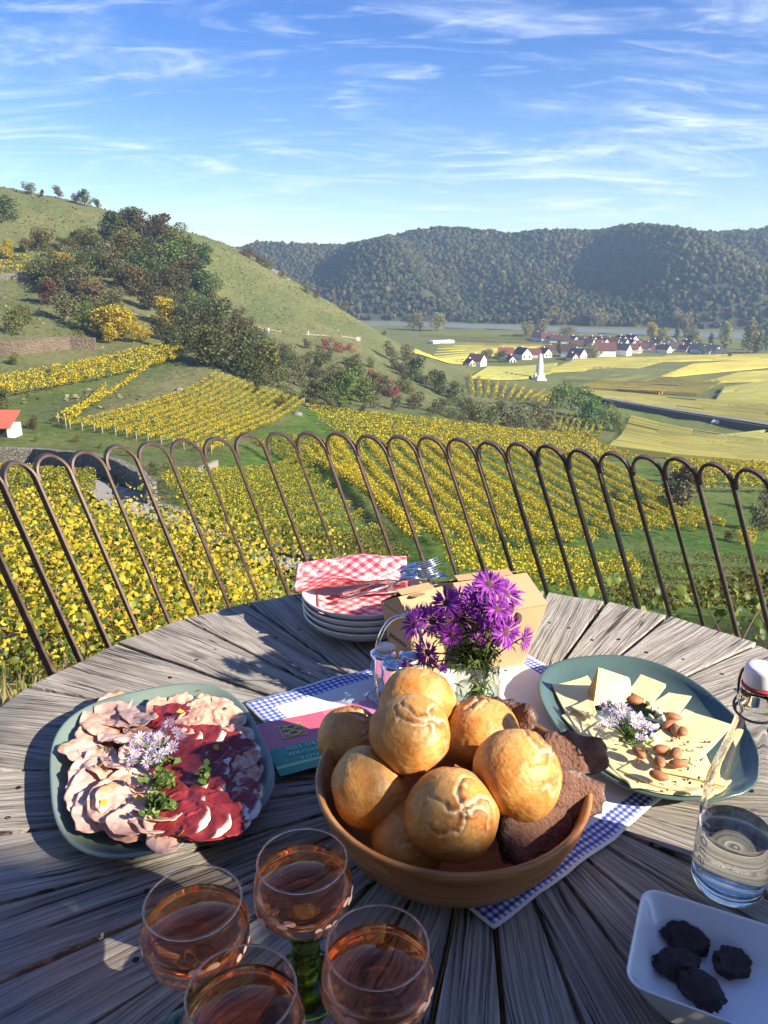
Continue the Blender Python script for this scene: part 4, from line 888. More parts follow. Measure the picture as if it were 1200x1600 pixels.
def plant(name, base, h, w, nleaf, lsize, mat, label, cat, group, ncane=4, bias=.35):
    r = root = empty(name, base, 0, label, cat, group); V = []; F = []; tips = []
    for k in range(ncane):
        a = rng.uniform(0, 6.28); path = [np.zeros(3)]; q = np.array([cos(a) * w * .12, sin(a) * w * .12, 0])
        for s in range(1, 6):
            q = q + np.array([rng.normal(0, w * .14) + cos(a) * w * .08, rng.normal(0, w * .14) + sin(a) * w * .08, h / 5 * rng.uniform(.75, 1.15)]); path.append(q.copy())
        tube_vf(path, [.018, .013, .010, .008, .006, .003], 5, True, V, F); tips += path[1:]
    add('cane', fmesh('cane', V, F, True, m_cane), None, root)
    tips = np.array(tips); LV, LF = [], []
    for k in range(nleaf):
        c = tips[rng.integers(len(tips))] + rng.normal(0, 1, 3) * (w * .24, w * .24, h * .12); c[2] = np.clip(c[2], .05, h * 1.06)
        nv = rng.normal(0, 1, 3) + np.array([.45, -.75, .75]); v, f = vine_leaf_vf(c, nv, lsize * rng.uniform(.55, 1.3), rng.uniform(0, 6.28)); o = len(LV)
        LV += v; LF += [[i + o for i in ff] for ff in f]
    add('foliage', fmesh('foliage', np.array(LV), np.array(LF), mat=mat), None, root)
    return root
near = []
for x, y, Y in [(15, 960, 4.6), (70, 985, 4.3), (125, 965, 4.8), (190, 965, 5.0), (250, 950, 5.4), (320, 930, 6.0), (390, 915, 6.4), (440, 905, 7.2), (30, 915, 6.6), (100, 925, 6.4), (165, 915, 7.0), (235, 915, 7.2), (300, 900, 8.0), (360, 890, 8.6), (420, 880, 9.5), (20, 875, 9.0), (85, 880, 9.0), (150, 870, 9.6), (215, 868, 10), (280, 860, 11), (340, 858, 11.5), (400, 858, 12.5), (445, 868, 12.5)]:
    q = PD(x, y, Y); q.z = tz1(q.x, q.y) - .05; top = PD(x, y - 30, Y).z; h = min(max(top - q.z, .45), 1.7)
    near.append(plant('grapevine', q, h, 1.0 + Y * .03, 760, .034 + Y * .0015, m_leaf_near if rng.random() < .9 else m_leaf_green, 'bushy yellow grapevine on the steep slope right behind the left railing', 'grapevine', 'bushy vines behind the left railing'))
for x, y, Y in [(-20, 842, 15), (45, 846, 15), (110, 838, 17), (175, 840, 17), (240, 838, 18), (300, 838, 19), (355, 848, 17), (20, 822, 22), (90, 816, 24), (150, 818, 24), (200, 826, 23), (270, 826, 24), (320, 834, 23), (385, 858, 17), (-10, 806, 30), (60, 800, 31), (120, 802, 31)]:
    q = PD(x, y, Y); q.z = tz1(q.x, q.y) - .05; top = PD(x, y - 16, Y).z; h = min(max(top - q.z, .6), 1.9)
    plant('grapevine', q, h, 1.8 + Y * .03, 620, .05 + Y * .0025, m_leaf_near, 'yellow vine bush on the slope between the railing and the track', 'grapevine', 'vine bushes between railing and track', 5)
for x, y, Y, hh in [(1160, 1000, 4.2, 1.0), (1195, 1010, 3.8, .9), (1130, 990, 5.0, .8), (1190, 960, 5.5, 1.1), (1080, 975, 6.5, .8), (1020, 965, 7.5, .8)]:
    q = PD(x, y, Y); q.z = tz1(q.x, q.y) - .05; top = PD(x, y - 60, Y).z; h = min(max(top - q.z, .5), 1.7)
    plant('shrub', q, h, .75, 190, .055, m_leaf_green, 'leafy green shrub rising behind the right end of the railing', 'shrub', 'shrubs behind the right railing', 5)
for x, y, Y in [(215, 790, 8.0), (330, 800, 8.5), (300, 780, 9.0)]:
    q = PD(x, 960, Y); q.z = tz1(q.x, q.y) - .05; top = PD(x, y - 20, Y).z
    plant('shrub', q, max(top - q.z, .8), .45, 46, .06, m_leaf_green, 'thin wild shoot reaching up above the vines behind the left railing', 'shrub', 'thin shoots above the vines', 2)
# dry grass on the bank by the railing foot
C = []
for k in range(2600):
    x = rng.uniform(-4.5, 3.5); y = rng.uniform(2.35, 4.6); C.append((x, y, tz1(x, y)) if False else (x, y, 0))
C = np.array(C); C[:, 2] = tz(C[:, 0], C[:, 1]); k = len(C); hgt = rng.uniform(.10, .34, k); ang = rng.uniform(0, 6.28, k); dr = rng.normal(0, .09, (k, 2)); wv = .006
B0 = C + np.c_[np.cos(ang) * wv, np.sin(ang) * wv, np.zeros(k)]; B1 = C - np.c_[np.cos(ang) * wv, np.sin(ang) * wv, np.zeros(k)]; Mi = C + np.c_[dr * .4, hgt * .6]; Ti = C + np.c_[dr, hgt]
m_dry = leafy('dry_grass_blades', [(0, (.10, .12, .035)), (.5, (.28, .24, .10)), (1, (.42, .37, .19))], .3)
tag(add('dry_grass', fmesh('dry_grass', np.stack([B0, B1, Mi + (0.003, 0, 0), Mi, Ti], 1).reshape(-1, 3), np.concatenate([np.array([[0, 1, 2], [0, 2, 3], [3, 2, 4]]) + 5 * i for i in range(k)])), m_dry), 'dry straw coloured grass on the bank behind the railing', None, None, 'stuff')

# an unseen leafy tree added behind right to shade the near half of the table
SH = []
def shade_tree():
    base = Vector((3.9, -2.3, 0)); t = empty('tree', base, 0, 'leafy tree out of view, added to cast shade on the near table half', 'tree')
    V, F = tube_vf([(0, 0, -.1), (.05, 0, 1.2), (0, .1, 2.4), (-.1, .3, 3.6)], [.16, .13, .10, .04], 10)
    for a in range(7): tube_vf([(0, .05, 1.7 + a * .22), (cos(a * 2.1) * .6, sin(a * 2.1) * .6 + .2, 2.3 + a * .25), (cos(a * 2.1) * 1.3, sin(a * 2.1) * 1.2 + .4, 2.7 + a * .25)], [.05, .03, .01], 6, True, V, F)
    add('trunk', fmesh('trunk', V, F, True, m_bark), None, t)
    return t, base
st, sbase = shade_tree()
# its crown: leaves sit where they stand between the sun and the shaded near half of the table; gaps leave sun flecks
GAPS = [(-.25, .575, .155, .085), (-.50, .70, .05, .03), (-.52, .62, .09, .02), (.05, .54, .10, .016), (.28, .60, .08, .012), (-.15, .47, .05, .03), (-.02, .645, .07, .02)]
LV, LF = [], []; cnt = 0
while cnt < 2300:
    x, y = rng.uniform(-1.5, 1.3), rng.uniform(-.6, .80)
    yb = .700 + .03 * mnoise.noise((x * 5, 1.7, 0)) + .05 * max(0, -x - .3)
    if y > yb - abs(rng.normal(0, .018)): continue
    if any(((x - gx) / rx) ** 2 + ((y - gy) / ry) ** 2 < 1.0 for gx, gy, rx, ry in GAPS): continue
    s = rng.uniform(4.4, 6.4); c = np.array(Vector((x, y, TT)) + sun_vec * s - sbase); cnt += 1
    v, f = vine_leaf_vf(c, np.array(sun_vec) + rng.normal(0, .35, 3), rng.uniform(.07, .12), rng.uniform(0, 6.28)); o = len(LV); LV += v; LF += [[i + o for i in ff] for ff in f]
add('crown', fmesh('crown', np.array(LV), np.array(LF), mat=m_leaf_green), None, st)

# unseen building added behind the camera to block skylight and deepen the shade
m_sky_block = plain('sky_block_wall', (.34, .31, .27), .9, .2, 1.2, .5, .02)
sky_block = empty('house', (-1.6, -2.6, 0), 0, 'unseen building added behind the terrace to block skylight', 'house')
add('wall', box_mesh('sky_block_wall', -6, 5.2, -.4, 0, 0, 4.6, m_sky_block), None, sky_block); add('roof', fmesh('sky_block_roof', [(-6.3, .5, 4.55), (5.5, .5, 4.55), (5.5, -3, 7), (-6.3, -3, 7), (-6.3, .5, 4.7), (5.5, .5, 4.7), (5.5, -3, 7.15), (-6.3, -3, 7.15)], [[3, 2, 1, 0], [4, 5, 6, 7], [0, 1, 5, 4], [1, 2, 6, 5], [2, 3, 7, 6], [3, 0, 4, 7]]), m_roofs[0], sky_block)
add('door', box_mesh('sky_block_door', -.5, .5, .004, .05, 0, 2.1, m_under), None, sky_block)
for x in (-3.2, 2.6): add('window', box_mesh('sky_block_window', x - .5, x + .5, .004, .04, 1.0, 2.2, m_pane), None, sky_block)

# ------------------------------------------------------------------ things on the table
def T(px, py, z=TT): return PZ(px, py, z)
def nz3(p, s=1.0, o=0.0): return mnoise.noise((p[0] * s + o, p[1] * s + o * .7, p[2] * s - o))

# white cloth with a blue gingham border
m = Mat('gingham_bordered_cloth'); uv = m.n('ShaderNodeUVMap').outputs[0]; sp = m.n('ShaderNodeSeparateXYZ'); m.l(uv, sp.inputs[0])
LU, LVV = .50, .45
u, v = sp.outputs[0], sp.outputs[1]
dmin = m.math('MINIMUM', m.math('MINIMUM', u, m.math('SUBTRACT', LU, u)), m.math('MINIMUM', v, m.math('SUBTRACT', LVV, v)))
su = m.math('GREATER_THAN', m.math('FRACT', m.math('MULTIPLY', u, 118.0)), .5); sv = m.math('GREATER_THAN', m.math('FRACT', m.math('MULTIPLY', v, 118.0)), .5)
g = m.math('ADD', su, sv); gc = m.ramp(m.math('MULTIPLY', g, .5), [(0, (.78, .78, .82)), (.35, (.17, .22, .58)), (.75, (.035, .055, .30))], 'CONSTANT')
band = m.math('MULTIPLY', m.math('GREATER_THAN', dmin, .004), m.math('LESS_THAN', dmin, .031))
c = m.mix(band, (.72, .70, .70), gc)
wv_ = m.noise(m.coord('Object'), 900, 2); nn = m.noise(m.coord('Object'), 16, 4, .5, .6)
m_cloth = m.done(m.bsdf(c, .75, m.bump(wv_, .15, .0005, m.bump(nn, .55, .006)), Sheen_Weight=.1))
cl = {'TL': Vector((-.213, 1.020)), 'B': Vector((.111, .603)), 'R': Vector((.432, .868)), 'T': Vector((.20, 1.25))}
n_ = 64; V = []; UV = []
for j in range(n_ + 1):
    for i in range(n_ + 1):
        a, b = i / n_, j / n_
        p = (cl['TL'] * (1 - a) + cl['B'] * a) * (1 - b) + (cl['T'] * (1 - a) + cl['R'] * a) * b
        e = min(a, b, 1 - a, 1 - b); wob = .006 * max(0, 1 - e * 5)
        p = p + Vector((mnoise.noise((a * 5, b * 5, 3.3)), mnoise.noise((a * 5, b * 5, 9.1)))) * wob
        z = TT + .0035 + .0035 * (mnoise.noise((p.x * 16, p.y * 16, .5)) * .5 + .5) + .003 * abs(mnoise.noise((p.x * 34 + p.y * 12, p.y * 9, 2)))
        V.append((p.x, p.y, z)); UV.append((a * LU, b * LVV))
idx = np.arange((n_ + 1) ** 2).reshape(n_ + 1, n_ + 1)
F = np.stack([idx[:-1, :-1], idx[:-1, 1:], idx[1:, 1:], idx[1:, :-1]], -1).reshape(-1, 4)
cme = fmesh('cloth', V, F, True, m_cloth); ul = cme.uv_layers.new(name='UVMap'); UV = np.array(UV, np.float32)
ul.data.foreach_set('uv', UV[F.ravel()].ravel())
cloth = tag(add('tablecloth', cme), 'small white tablecloth with blue gingham border under the bread bowl', 'tablecloth')
so = cloth.modifiers.new('thick', 'SOLIDIFY'); so.thickness = .0012; so.offset = 1

# wooden bowl
m = Mat('turned_bowl_wood'); co = m.coord('Object'); wz = m.noise(m.mapping(co, (4, 26, 60)), 1.0, 5, .6, .6); wb = m.noise(m.mapping(co, (9, 140, 220)), 1.0, 4)
c = m.ramp(wz, [(.28, (.20, .075, .022)), (.5, (.38, .17, .055)), (.72, (.54, .28, .105))]); c = m.mix(m.rng(wb, .5, .75, 0, .4), c, (.20, .075, .024))
m_bowl = m.done(m.bsdf(c, .42, m.bump(wb, .12, .0006)))
BX, BY = .075, .722
bowl_prof = [(0, .004), (.070, .004), (.082, 0), (.092, .004), (.116, .022), (.134, .046), (.1455, .072), (.150, .088), (.1505, .0925), (.148, .0945), (.1435, .0915), (.138, .075), (.126, .050), (.108, .030), (.085, .018), (.05, .014), (0, .013)]
bowl = add('bowl', lathe('bowl', bowl_prof, 96, m_bowl), None, None, (BX, BY, TT + .006)); tag(bowl, 'round turned wooden bowl heaped with bread rolls', 'bowl')

# bread rolls
m = Mat('roll_crust'); at = m.n('ShaderNodeAttribute'); at.attribute_name = 'seam'; ar = m.n('ShaderNodeAttribute'); ar.attribute_name = 'ridge'; co = m.coord('Object')
n1 = m.noise(co, 22, 5, .6, .5); n2 = m.noise(co, 130, 5, .65); n3 = m.noise(co, 420, 3, .6); n4 = m.noise(m.mapping(co, (60, 60, 170)), 1.0, 4, .6, 1.0)
c = m.ramp(n1, [(.28, (.48, .195, .042)), (.5, (.61, .325, .095)), (.74, (.71, .46, .185))])
c = m.mix(m.rng(m.noise(co, 11, 4, .6, .6), .40, .58, 0, .85), c, (.47, .155, .022)); c = m.mix(m.rng(n2, .52, .72, 0, .5), c, (.36, .12, .02)); c = m.mix(m.rng(n3, .60, .75, 0, .4), c, (.72, .52, .28))
c = m.mix(m.math('MULTIPLY', ar.outputs['Fac'], m.rng(n2, .3, .62, .25, 1)), c, (.30, .085, .012))
c = m.mix(m.math('MULTIPLY', at.outputs['Fac'], m.rng(n2, .25, .55, .5, 1)), c, m.mix(n3, (.70, .52, .30), (.84, .73, .52)))
hb = m.math('ADD', m.math('MULTIPLY', n4, .8), n2)
m_roll = m.done(m.bsdf(c, m.rng(n2, .3, .7, .28, .50), m.bump(n3, .3, .0006, m.bump(hb, .55, .0022)), Specular_IOR_Level=.35))
def roll(px, py, z, dia, tilt, seed, label, seamy=1.0, flat=.93):
    dia *= .955; p = T(px, py, z); bm = bmesh.new(); bmesh.ops.create_icosphere(bm, subdivisions=6, radius=1.0); R = dia / 2; seam = []; ridge = []
    rr_ = random.Random(int(seed * 10)); arcs = []
    for k in range(5):
        a = seed + k * 1.2566 + rr_.uniform(-.25, .25); R0 = rr_.uniform(.34, .52); arcs.append((R0 * cos(a), R0 * sin(a), R0, a, rr_.uniform(.55, .95)))
    for v in bm.verts:
        d = v.co.normalized(); s = 0.0; rg = 0.0; r = 1 + .055 * nz3(d, 1.3, seed) + .010 * nz3(d, 5, seed)
        cap = max(0, min(1, (d.z + .05) / .35)) * seamy
        if cap > 0:
            w1, w2 = nz3(d, 2.6, seed), nz3(d, 2.6, seed + 7); uu, vv_ = d.x + .16 * w1 + .05 * nz3(d, 8, seed), d.y + .16 * w2 + .05 * nz3(d, 8, seed + 3); rad = sqrt(uu * uu + vv_ * vv_)
            for cu, cv, R0, a, ext in arcs:
                # half circles that swing out of the crown like a pinwheel
                side = uu * -sin(a) + vv_ * cos(a)
                if side < 0: continue
                dist = sqrt((uu - cu) ** 2 + (vv_ - cv) ** 2) - R0; fade = max(0, 1 - rad / ext) ** .5 * cap; wd = .022 + .022 * (1 - rad)
                g_ = math.exp(-(dist / wd) ** 2) * fade; r -= .075 * g_; s = max(s, g_ * 1.1)
                lip = math.exp(-((dist + .085) / .06) ** 2) * fade; r += .060 * lip; rg = max(rg, lip)
                r += .022 * math.exp(-((dist - .06) / .05) ** 2) * fade
            q = nz3(d, 5.5, seed + 3); s = max(s, cap * max(0, q - .25) * 1.6 * max(0, 1 - rad)); r += cap * max(0, 1 - rad * .8) * (.020 * abs(nz3(d, 9, seed)) + .014 * abs(nz3(d, 22, seed + 1)))
        r += .006 * nz3(d, 14, seed + 2)
        if d.z < 0: r *= 1 - .10 * d.z * d.z
        v.co = d * R * r; v.co.z *= flat; v.co.y *= .95; seam.append(min(1, s)); ridge.append(min(1, rg * 1.2))
    me = bm_mesh('bread_roll', bm, True, m_roll)
    for nm, ar_ in (('seam', seam), ('ridge', ridge)): a = me.attributes.new(nm, 'FLOAT', 'POINT'); a.data.foreach_set('value', np.array(ar_, np.float32))
    o = add('bread_roll', me, None, None, p, tilt); return tag(o, label, 'bread roll', 'bread rolls in the wooden bowl')
roll(706, 1272, .852, .101, (.78, .10, .3), 2.1, 'front bread roll with a pale swirl crease leaning over the bowl rim', 1.0)
roll(573, 1232, .846, .093, (1.2, -.7, 1.9), 5.3, 'smooth golden bread roll at the left side of the bowl', .35)
roll(640, 1147, .897, .096, (.72, .15, .6), 8.7, 'topmost craggy bread roll in the middle of the heap')
roll(652, 1101, .878, .100, (-.3, .3, .4), 11.9, 'smooth bread roll at the back of the heap beside the flowers', .4)
roll(548, 1158, .838, .090, (.4, -.4, 2.2), 14.2, 'half hidden bread roll at the back left of the bowl')
roll(806, 1212, .872, .104, (.75, .30, 1.1), 17.5, 'large bread roll with torn crust at the right of the bowl')
roll(752, 1150, .850, .098, (.6, .2, 3.0), 20.4, 'bread roll tucked in at the back right of the bowl')
roll(640, 1312, .808, .088, (.5, -.3, .9), 23.8, 'shadowed bread roll at the bottom of the bowl under the front roll', .5)
# dark bread slices
m = Mat('rye_bread'); co = m.coord('Object'); nv = m.voronoi(co, 260, 'F1'); n1 = m.noise(co, 60, 5, .7)
at = m.n('ShaderNodeAttribute'); at.attribute_name = 'crust'
c = m.mix(n1, (.085, .036, .022), (.20, .095, .06)); c = m.mix(m.rng(nv, .1, .3, .55, 0), c, (.035, .014, .009)); flour = m.mix(m.rng(n1, .5, .7), (.06, .028, .02), (.30, .22, .18)); c = m.mix(at.outputs['Fac'], c, flour)
m_rye = m.done(m.bsdf(c, .85, m.bump(m.math('ADD', nv, n1), .8, .0022)))
def rye(px, py, z, rot, sz, seed, label):
    bm = bmesh.new(); bmesh.ops.create_cube(bm, size=1.0); bmesh.ops.subdivide_edges(bm, edges=bm.edges[:], cuts=11, use_grid_fill=True); cr = []
    for v in bm.verts:
        x, y, w = v.co; k = max(abs(x), abs(y)) * 2; rr = sqrt(x * x + y * y) * 2
        f = .55 + .45 * (k / max(rr, 1e-4)) if rr > 0 else 1
        d = Vector((x * f * sz[0], y * f * sz[1] * (1 - .45 * (x + .5)), w * sz[2] * (1 - .35 * rr * rr * .4))); cr.append(1.0 if k > .97 else 0.0)
        d += Vector((nz3(d, 60, seed), nz3(d, 60, seed + 5), nz3(d, 60, seed + 9))) * .0045 + Vector((nz3(d, 170, seed), nz3(d, 170, seed + 2), nz3(d, 170, seed + 4))) * .0022; v.co = d
    me = bm_mesh('bread_slice', bm, True, m_rye); a = me.attributes.new('crust', 'FLOAT', 'POINT'); a.data.foreach_set('value', np.array(cr, np.float32))
    return tag(add('bread_slice', me, None, None, T(px, py, z), rot), label, 'bread slice', 'dark bread slices')
rye(895, 1180, .868, (.85, .12, .2), (.078, .060, .022), 1, 'dark rye bread slice highest at the right of the bowl')
rye(888, 1240, .846, (1.0, .25, .15), (.080, .060, .024), 4, 'dark rye bread slice between two others at the bowl rim')
rye(836, 1296, .828, (.95, .15, .45), (.088, .060, .024), 7, 'dark rye bread slice lowest behind the front roll')
rye(795, 1122, .850, (.9, -.2, -.4), (.070, .055, .02), 9, 'dark bread end peeping up behind the back right roll')

# ------------------------------------------------------------------ stoneware plates
def glaze(name, a, b, rim):
    m = Mat(name); co = m.coord('Object'); n1 = m.noise(co, 7, 4); n2 = m.noise(co, 500, 2, .7); c = m.mix(n1, a, b); c = m.mix(m.rng(n2, .58, .7, 0, .5), c, rim)
    return m.done(m.bsdf(c, m.rng(n1, .3, .7, .22, .34), m.bump(n2, .05, .0004), Coat_Weight=.3, Coat_Roughness=.12))
m_sage = glaze('sage_glaze', (.15, .205, .172), (.19, .245, .205), (.26, .30, .25)); m_teal = glaze('teal_glaze', (.055, .10, .096), (.085, .14, .128), (.17, .21, .185))
def platter(name, c, rot, a, b, e, mat, label):
    prof = [(0, .004), (.55, .004), (.60, 0), (.66, .003), (.86, .011), (.97, .0205), (1.0, .0245), (.995, .0268), (.975, .0265), (.93, .021), (.82, .0135), (.62, .0085), (0, .0075)]
    n = 96; V = []; F = []; rings = []
    for r, z in prof:
        if r == 0: rings.append([len(V)]); V.append((0, 0, z)); continue
        rings.append(list(range(len(V), len(V) + n)))
        for k in range(n):
            q = 2 * pi * k / n; cs, sn = cos(q), sin(q); s = (abs(cs) ** e + abs(sn) ** e) ** (-1 / e); V.append((a * r * s * cs, b * r * s * sn, z))
    for A, B in zip(rings, rings[1:]):
        for k in range(n):
            k2 = (k + 1) % n
            if len(A) == 1: F.append([A[0], B[k2], B[k]])
            elif len(B) == 1: F.append([A[k], A[k2], B[0]])
            else: F.append([A[k], A[k2], B[k2], B[k]])
    return tag(add(name, fmesh(name, V, F, True, mat), None, None, (c[0], c[1], TT + .0015), (0, 0, rot)), label, 'plate')
HC = (-.291, .858); CC = (.362, .941)
platter('platter', HC, radians(24), .133, .178, 3, m_sage, 'sage green rounded platter holding sliced ham'); plc = platter('platter', CC, radians(9), .130, .178, 2.5, m_teal, 'dark teal rounded platter holding cheese'); plc.location.z += .006

# ------------------------------------------------------------------ ham
def meat(name, fatc, leanc, dark, fatside, wob=.3):
    m = Mat(name); co = m.coord('Generated'); ob = m.coord('Object'); sp = m.n('ShaderNodeSeparateXYZ'); m.l(co, sp.inputs[0])
    n1 = m.noise(ob, 45, 5, .6, .8); n2 = m.noise(ob, 130, 3); c = m.ramp(n1, [(.3, dark), (.5, leanc), (.72, tuple(min(1, x * 1.3) for x in leanc))])
    edge = m.math('ADD', sp.outputs[0], m.math('MULTIPLY', m.math('SUBTRACT', n1, .5), wob)); c = m.mix(m.rng(edge, fatside, fatside + .08, 0, 1, True), c, m.mix(n2, fatc, tuple(x * .88 for x in fatc)))
    return m.done(m.bsdf(c, .34, m.bump(n2, .2, .001), Subsurface_Weight=.22, Subsurface_Radius=(.01, .004, .003), Subsurface_Scale=.25, Specular_IOR_Level=.5))
m_pale = meat('pale_ham', (.52, .30, .15), (.62, .40, .325), (.58, .29, .22), .88, .4); m_pale2 = meat('rosy_ham', (.66, .50, .36), (.62, .36, .26), (.46, .17, .11), .80, .4); m_speck = meat('dark_speck', (.80, .70, .60), (.24, .028, .030), (.13, .012, .016), .86, .22)
def slice_mesh(name, w, h, seed, mat, folds=2.5, amp=.006, curl=.0018, ragged=.08, thick=.0012):
    nx, ny = 30, 22; V = []
    for j in range(ny + 1):
        for i in range(nx + 1):
            x, y = i / nx * 2 - 1, j / ny * 2 - 1
            # square to rounded outline
            X, Y = x * sqrt(1 - y * y * .42), y * sqrt(1 - x * x * .42); rr = 1 + ragged * nz3((X, Y, 0), 2.3, seed)
            px_, py_ = X * w / 2 * rr, Y * h / 2 * rr
            q1 = nz3((x * 1.6 + y * .5, y * .8, 0), 1.0, seed); q2 = nz3((x * 3.4, y * 1.8, 0), 1.0, seed + 9)
            fold = (1 - abs(q1) * 3.2) * .8 + (1 - abs(q2) * 2.6) * .35 + .5 * sin(x * folds + seed)
            z = amp * fold + curl * max(0, abs(y) - .6) * 2.0 + .0012 * nz3((x, y, 0), 6.5, seed)
            V.append((px_, py_ + .10 * h * q1, z))
    V = np.array(V); V[:, 2] -= V[:, 2].min(); idx = np.arange((nx + 1) * (ny + 1)).reshape(ny + 1, nx + 1)
    F = np.stack([idx[:-1, :-1], idx[:-1, 1:], idx[1:, 1:], idx[1:, :-1]], -1).reshape(-1, 4); return fmesh(name, V, F, True, mat)
def place_slice(name, px, py, z, w, h, rz, seed, mat, label, grp, tilt=(0, 0), **kw):
    px, py = 252 + (px - 252) * .93, 1206 + (py - 1206) * .89
    o = add(name, slice_mesh(name, w, h, seed, mat, **kw), None, None, T(px, py, z), (tilt[0], tilt[1], rz))
    s = o.modifiers.new('thick', 'SOLIDIFY'); s.thickness = .0007; s.offset = 1
    return tag(o, label, 'ham slice' if 'ham' in name else 'cheese slice', grp)
zp_ = TT + .014
HS = 'folded pale pink ham slice in the %s column of pale ham'; HT = 'rosy ham slice at the top edge of the platter'; HD = 'dark red cured ham slice in the %s column of dark ham'
k = 0
PALE = [(262, 1294), (215, 1292), (176, 1286), (236, 1282), (142, 1276), (190, 1278), (236, 1276), (134, 1244), (178, 1248), (224, 1252), (136, 1212), (180, 1214), (226, 1228), (136, 1180), (178, 1182), (222, 1196), (142, 1150), (186, 1150), (150, 1122), (196, 1122), (232, 1140), (168, 1104), (210, 1102)]
PALE.sort(key=lambda q: q[1])
for x, y in PALE:
    k += 1; rz = radians(24) + pi / 2 + rng.normal(0, .35)
    place_slice('ham_slice', x, y, zp_ + .002 + .0006 * k, .092 + rng.uniform(-.010, .012), .052, rz, k * 3.1, m_pale if k % 3 else m_pale2, HS % ('left' if x < 165 else 'middle' if x < 206 else 'right'), 'pale ham slices on the platter', (radians(9), rng.normal(0, .12)), folds=rng.uniform(2.2, 4.2), amp=rng.uniform(.0018, .0034))
k = 0
ROSY = [(268, 1096), (300, 1094), (332, 1102), (352, 1122), (364, 1148), (318, 1124)]
for x, y in ROSY:
    k += 1; place_slice('ham_slice', x, y, zp_ + .006 + .0012 * k, .072, .052, rng.uniform(-.6, .6), 70 + k * 2.3, m_pale2, HT, 'rosy ham slices at the top of the platter', (radians(8), 0), folds=3, amp=.003)
k = 0
DARK = [(262, 1112), (286, 1128), (276, 1150), (312, 1152), (345, 1160), (368, 1178), (290, 1178), (324, 1184), (352, 1196), (376, 1208), (282, 1206), (318, 1212), (350, 1226), (280, 1236), (312, 1240), (344, 1250), (374, 1246), (276, 1264), (308, 1268), (342, 1276), (280, 1292), (316, 1296), (346, 1298), (366, 1274)]
for x, y in DARK:
    k += 1; outer = x > 330
    place_slice('ham_slice', x, y, zp_ + .0095 + .0006 * k, .078, .050, radians(-14) + rng.normal(0, .25), 130 + k * 1.9, m_speck, HD % ('left' if x < 298 else 'middle' if x < 335 else 'right'), 'dark cured ham slices on the platter', (radians(10), radians(-5)), folds=2.0, amp=.0020)
for x, y in [(396, 1192), (398, 1222), (392, 1256)]:
    k += 1; place_slice('ham_slice', x, y, zp_ + .021, .040, .026, rng.uniform(-1, 1), 210 + k, m_pale, 'curled fat edged ham slice along the right platter rim', 'fat edged slices along the platter rim', (radians(8), radians(-10)), folds=4, amp=.004)

# little lilac asters
m_lilac = leafy('lilac_petals', [(0, (.42, .36, .66)), (.5, (.56, .50, .78)), (1, (.74, .70, .88))], .35); m_yolk = plain('flower_heart', (.42, .26, .03), .8, .3, 300); m_herb = leafy('herb_leaves', [(0, (.05, .095, .02)), (.6, (.12, .19, .045)), (1, (.25, .32, .10))], .35)
def daisy_vf(c, n, r, np_, V, F, wid=.28, cup=.25):
    n = Vector(n).normalized(); t = n.orthogonal().normalized(); b = n.cross(t); ph = rng.uniform(0, 6.28)
    for k in range(np_):
        a = ph + 2 * pi * k / np_ + rng.normal(0, .06); d = t * cos(a) + b * sin(a); s = n.cross(d); rr = r * rng.uniform(.85, 1.1); cu = cup * rng.uniform(.4, 1.5)
        o = len(V); q = [c + d * r * .16, c + d * rr * .62 + s * rr * wid * .5 + n * rr * cu * .5, c + d * rr + n * rr * cu * .55, c + d * rr * .62 - s * rr * wid * .5 + n * rr * cu * .5]
        V += [tuple(x) for x in q]; F.append([o, o + 1, o + 2, o + 3])
def heart_vf(c, n, r, V, F):
    n = Vector(n).normalized(); t = n.orthogonal().normalized(); b = n.cross(t); o = len(V); V.append(tuple(c + n * r * .8))
    for k in range(8): a = 2 * pi * k / 8; V.append(tuple(c + (t * cos(a) + b * sin(a)) * r))
    F += [[o, o + 1 + k, o + 1 + (k + 1) % 8] for k in range(8)]
def sprig(name, base, heads, label, r=.0085):
    base = Vector(base); t = empty(name, base, 0, label, 'flowers'); SV, SF = [], []
    for h, n in heads:
        h = Vector(h) - base; tube_vf([Vector((0, 0, .002)), h * .5 + Vector((0, 0, .003)), h - Vector(n).normalized() * .002], .0008, 5, True, SV, SF)
        PV, PF = [], []; daisy_vf(h, n, r * rng.uniform(.85, 1.15), 11, PV, PF); hd = add('flower_head', fmesh('petals', PV, PF, mat=m_lilac), None, t)
        HV, HF = [], []; heart_vf(h + Vector(n).normalized() * .0006, n, r * .2, HV, HF); add('heart', fmesh('heart', HV, HF, True, m_yolk), None, hd)
    LC = np.array([Vector((rng.normal(0, .012), rng.normal(0, .012), rng.uniform(.003, .014))) for _ in range(40)]); v, f = quads(LC, .009, .3, 1.3); add('leaf', fmesh('leaf', v, f, mat=m_herb), None, t); add('stem', fmesh('stem', SV, SF, True, m_herb), None, t)
    return t
def heads_px(lst, z0, spread=.35): return [(T(x, y, z0 + rng.uniform(0, .016)), (rng.normal(.1, spread), rng.normal(-.55, spread), 1)) for x, y in lst]
sprig('aster_sprig', T(250, 1190, zp_ + .024), heads_px([(265, 1130), (275, 1142), (256, 1140), (248, 1150), (236, 1152), (220, 1152), (210, 1160), (222, 1166), (240, 1166), (262, 1158), (270, 1168), (258, 1174), (234, 1178), (212, 1178), (206, 1190), (282, 1150), (230, 1190), (248, 1182)], zp_ + .034), 'bunch of small lilac asters on the ham platter')
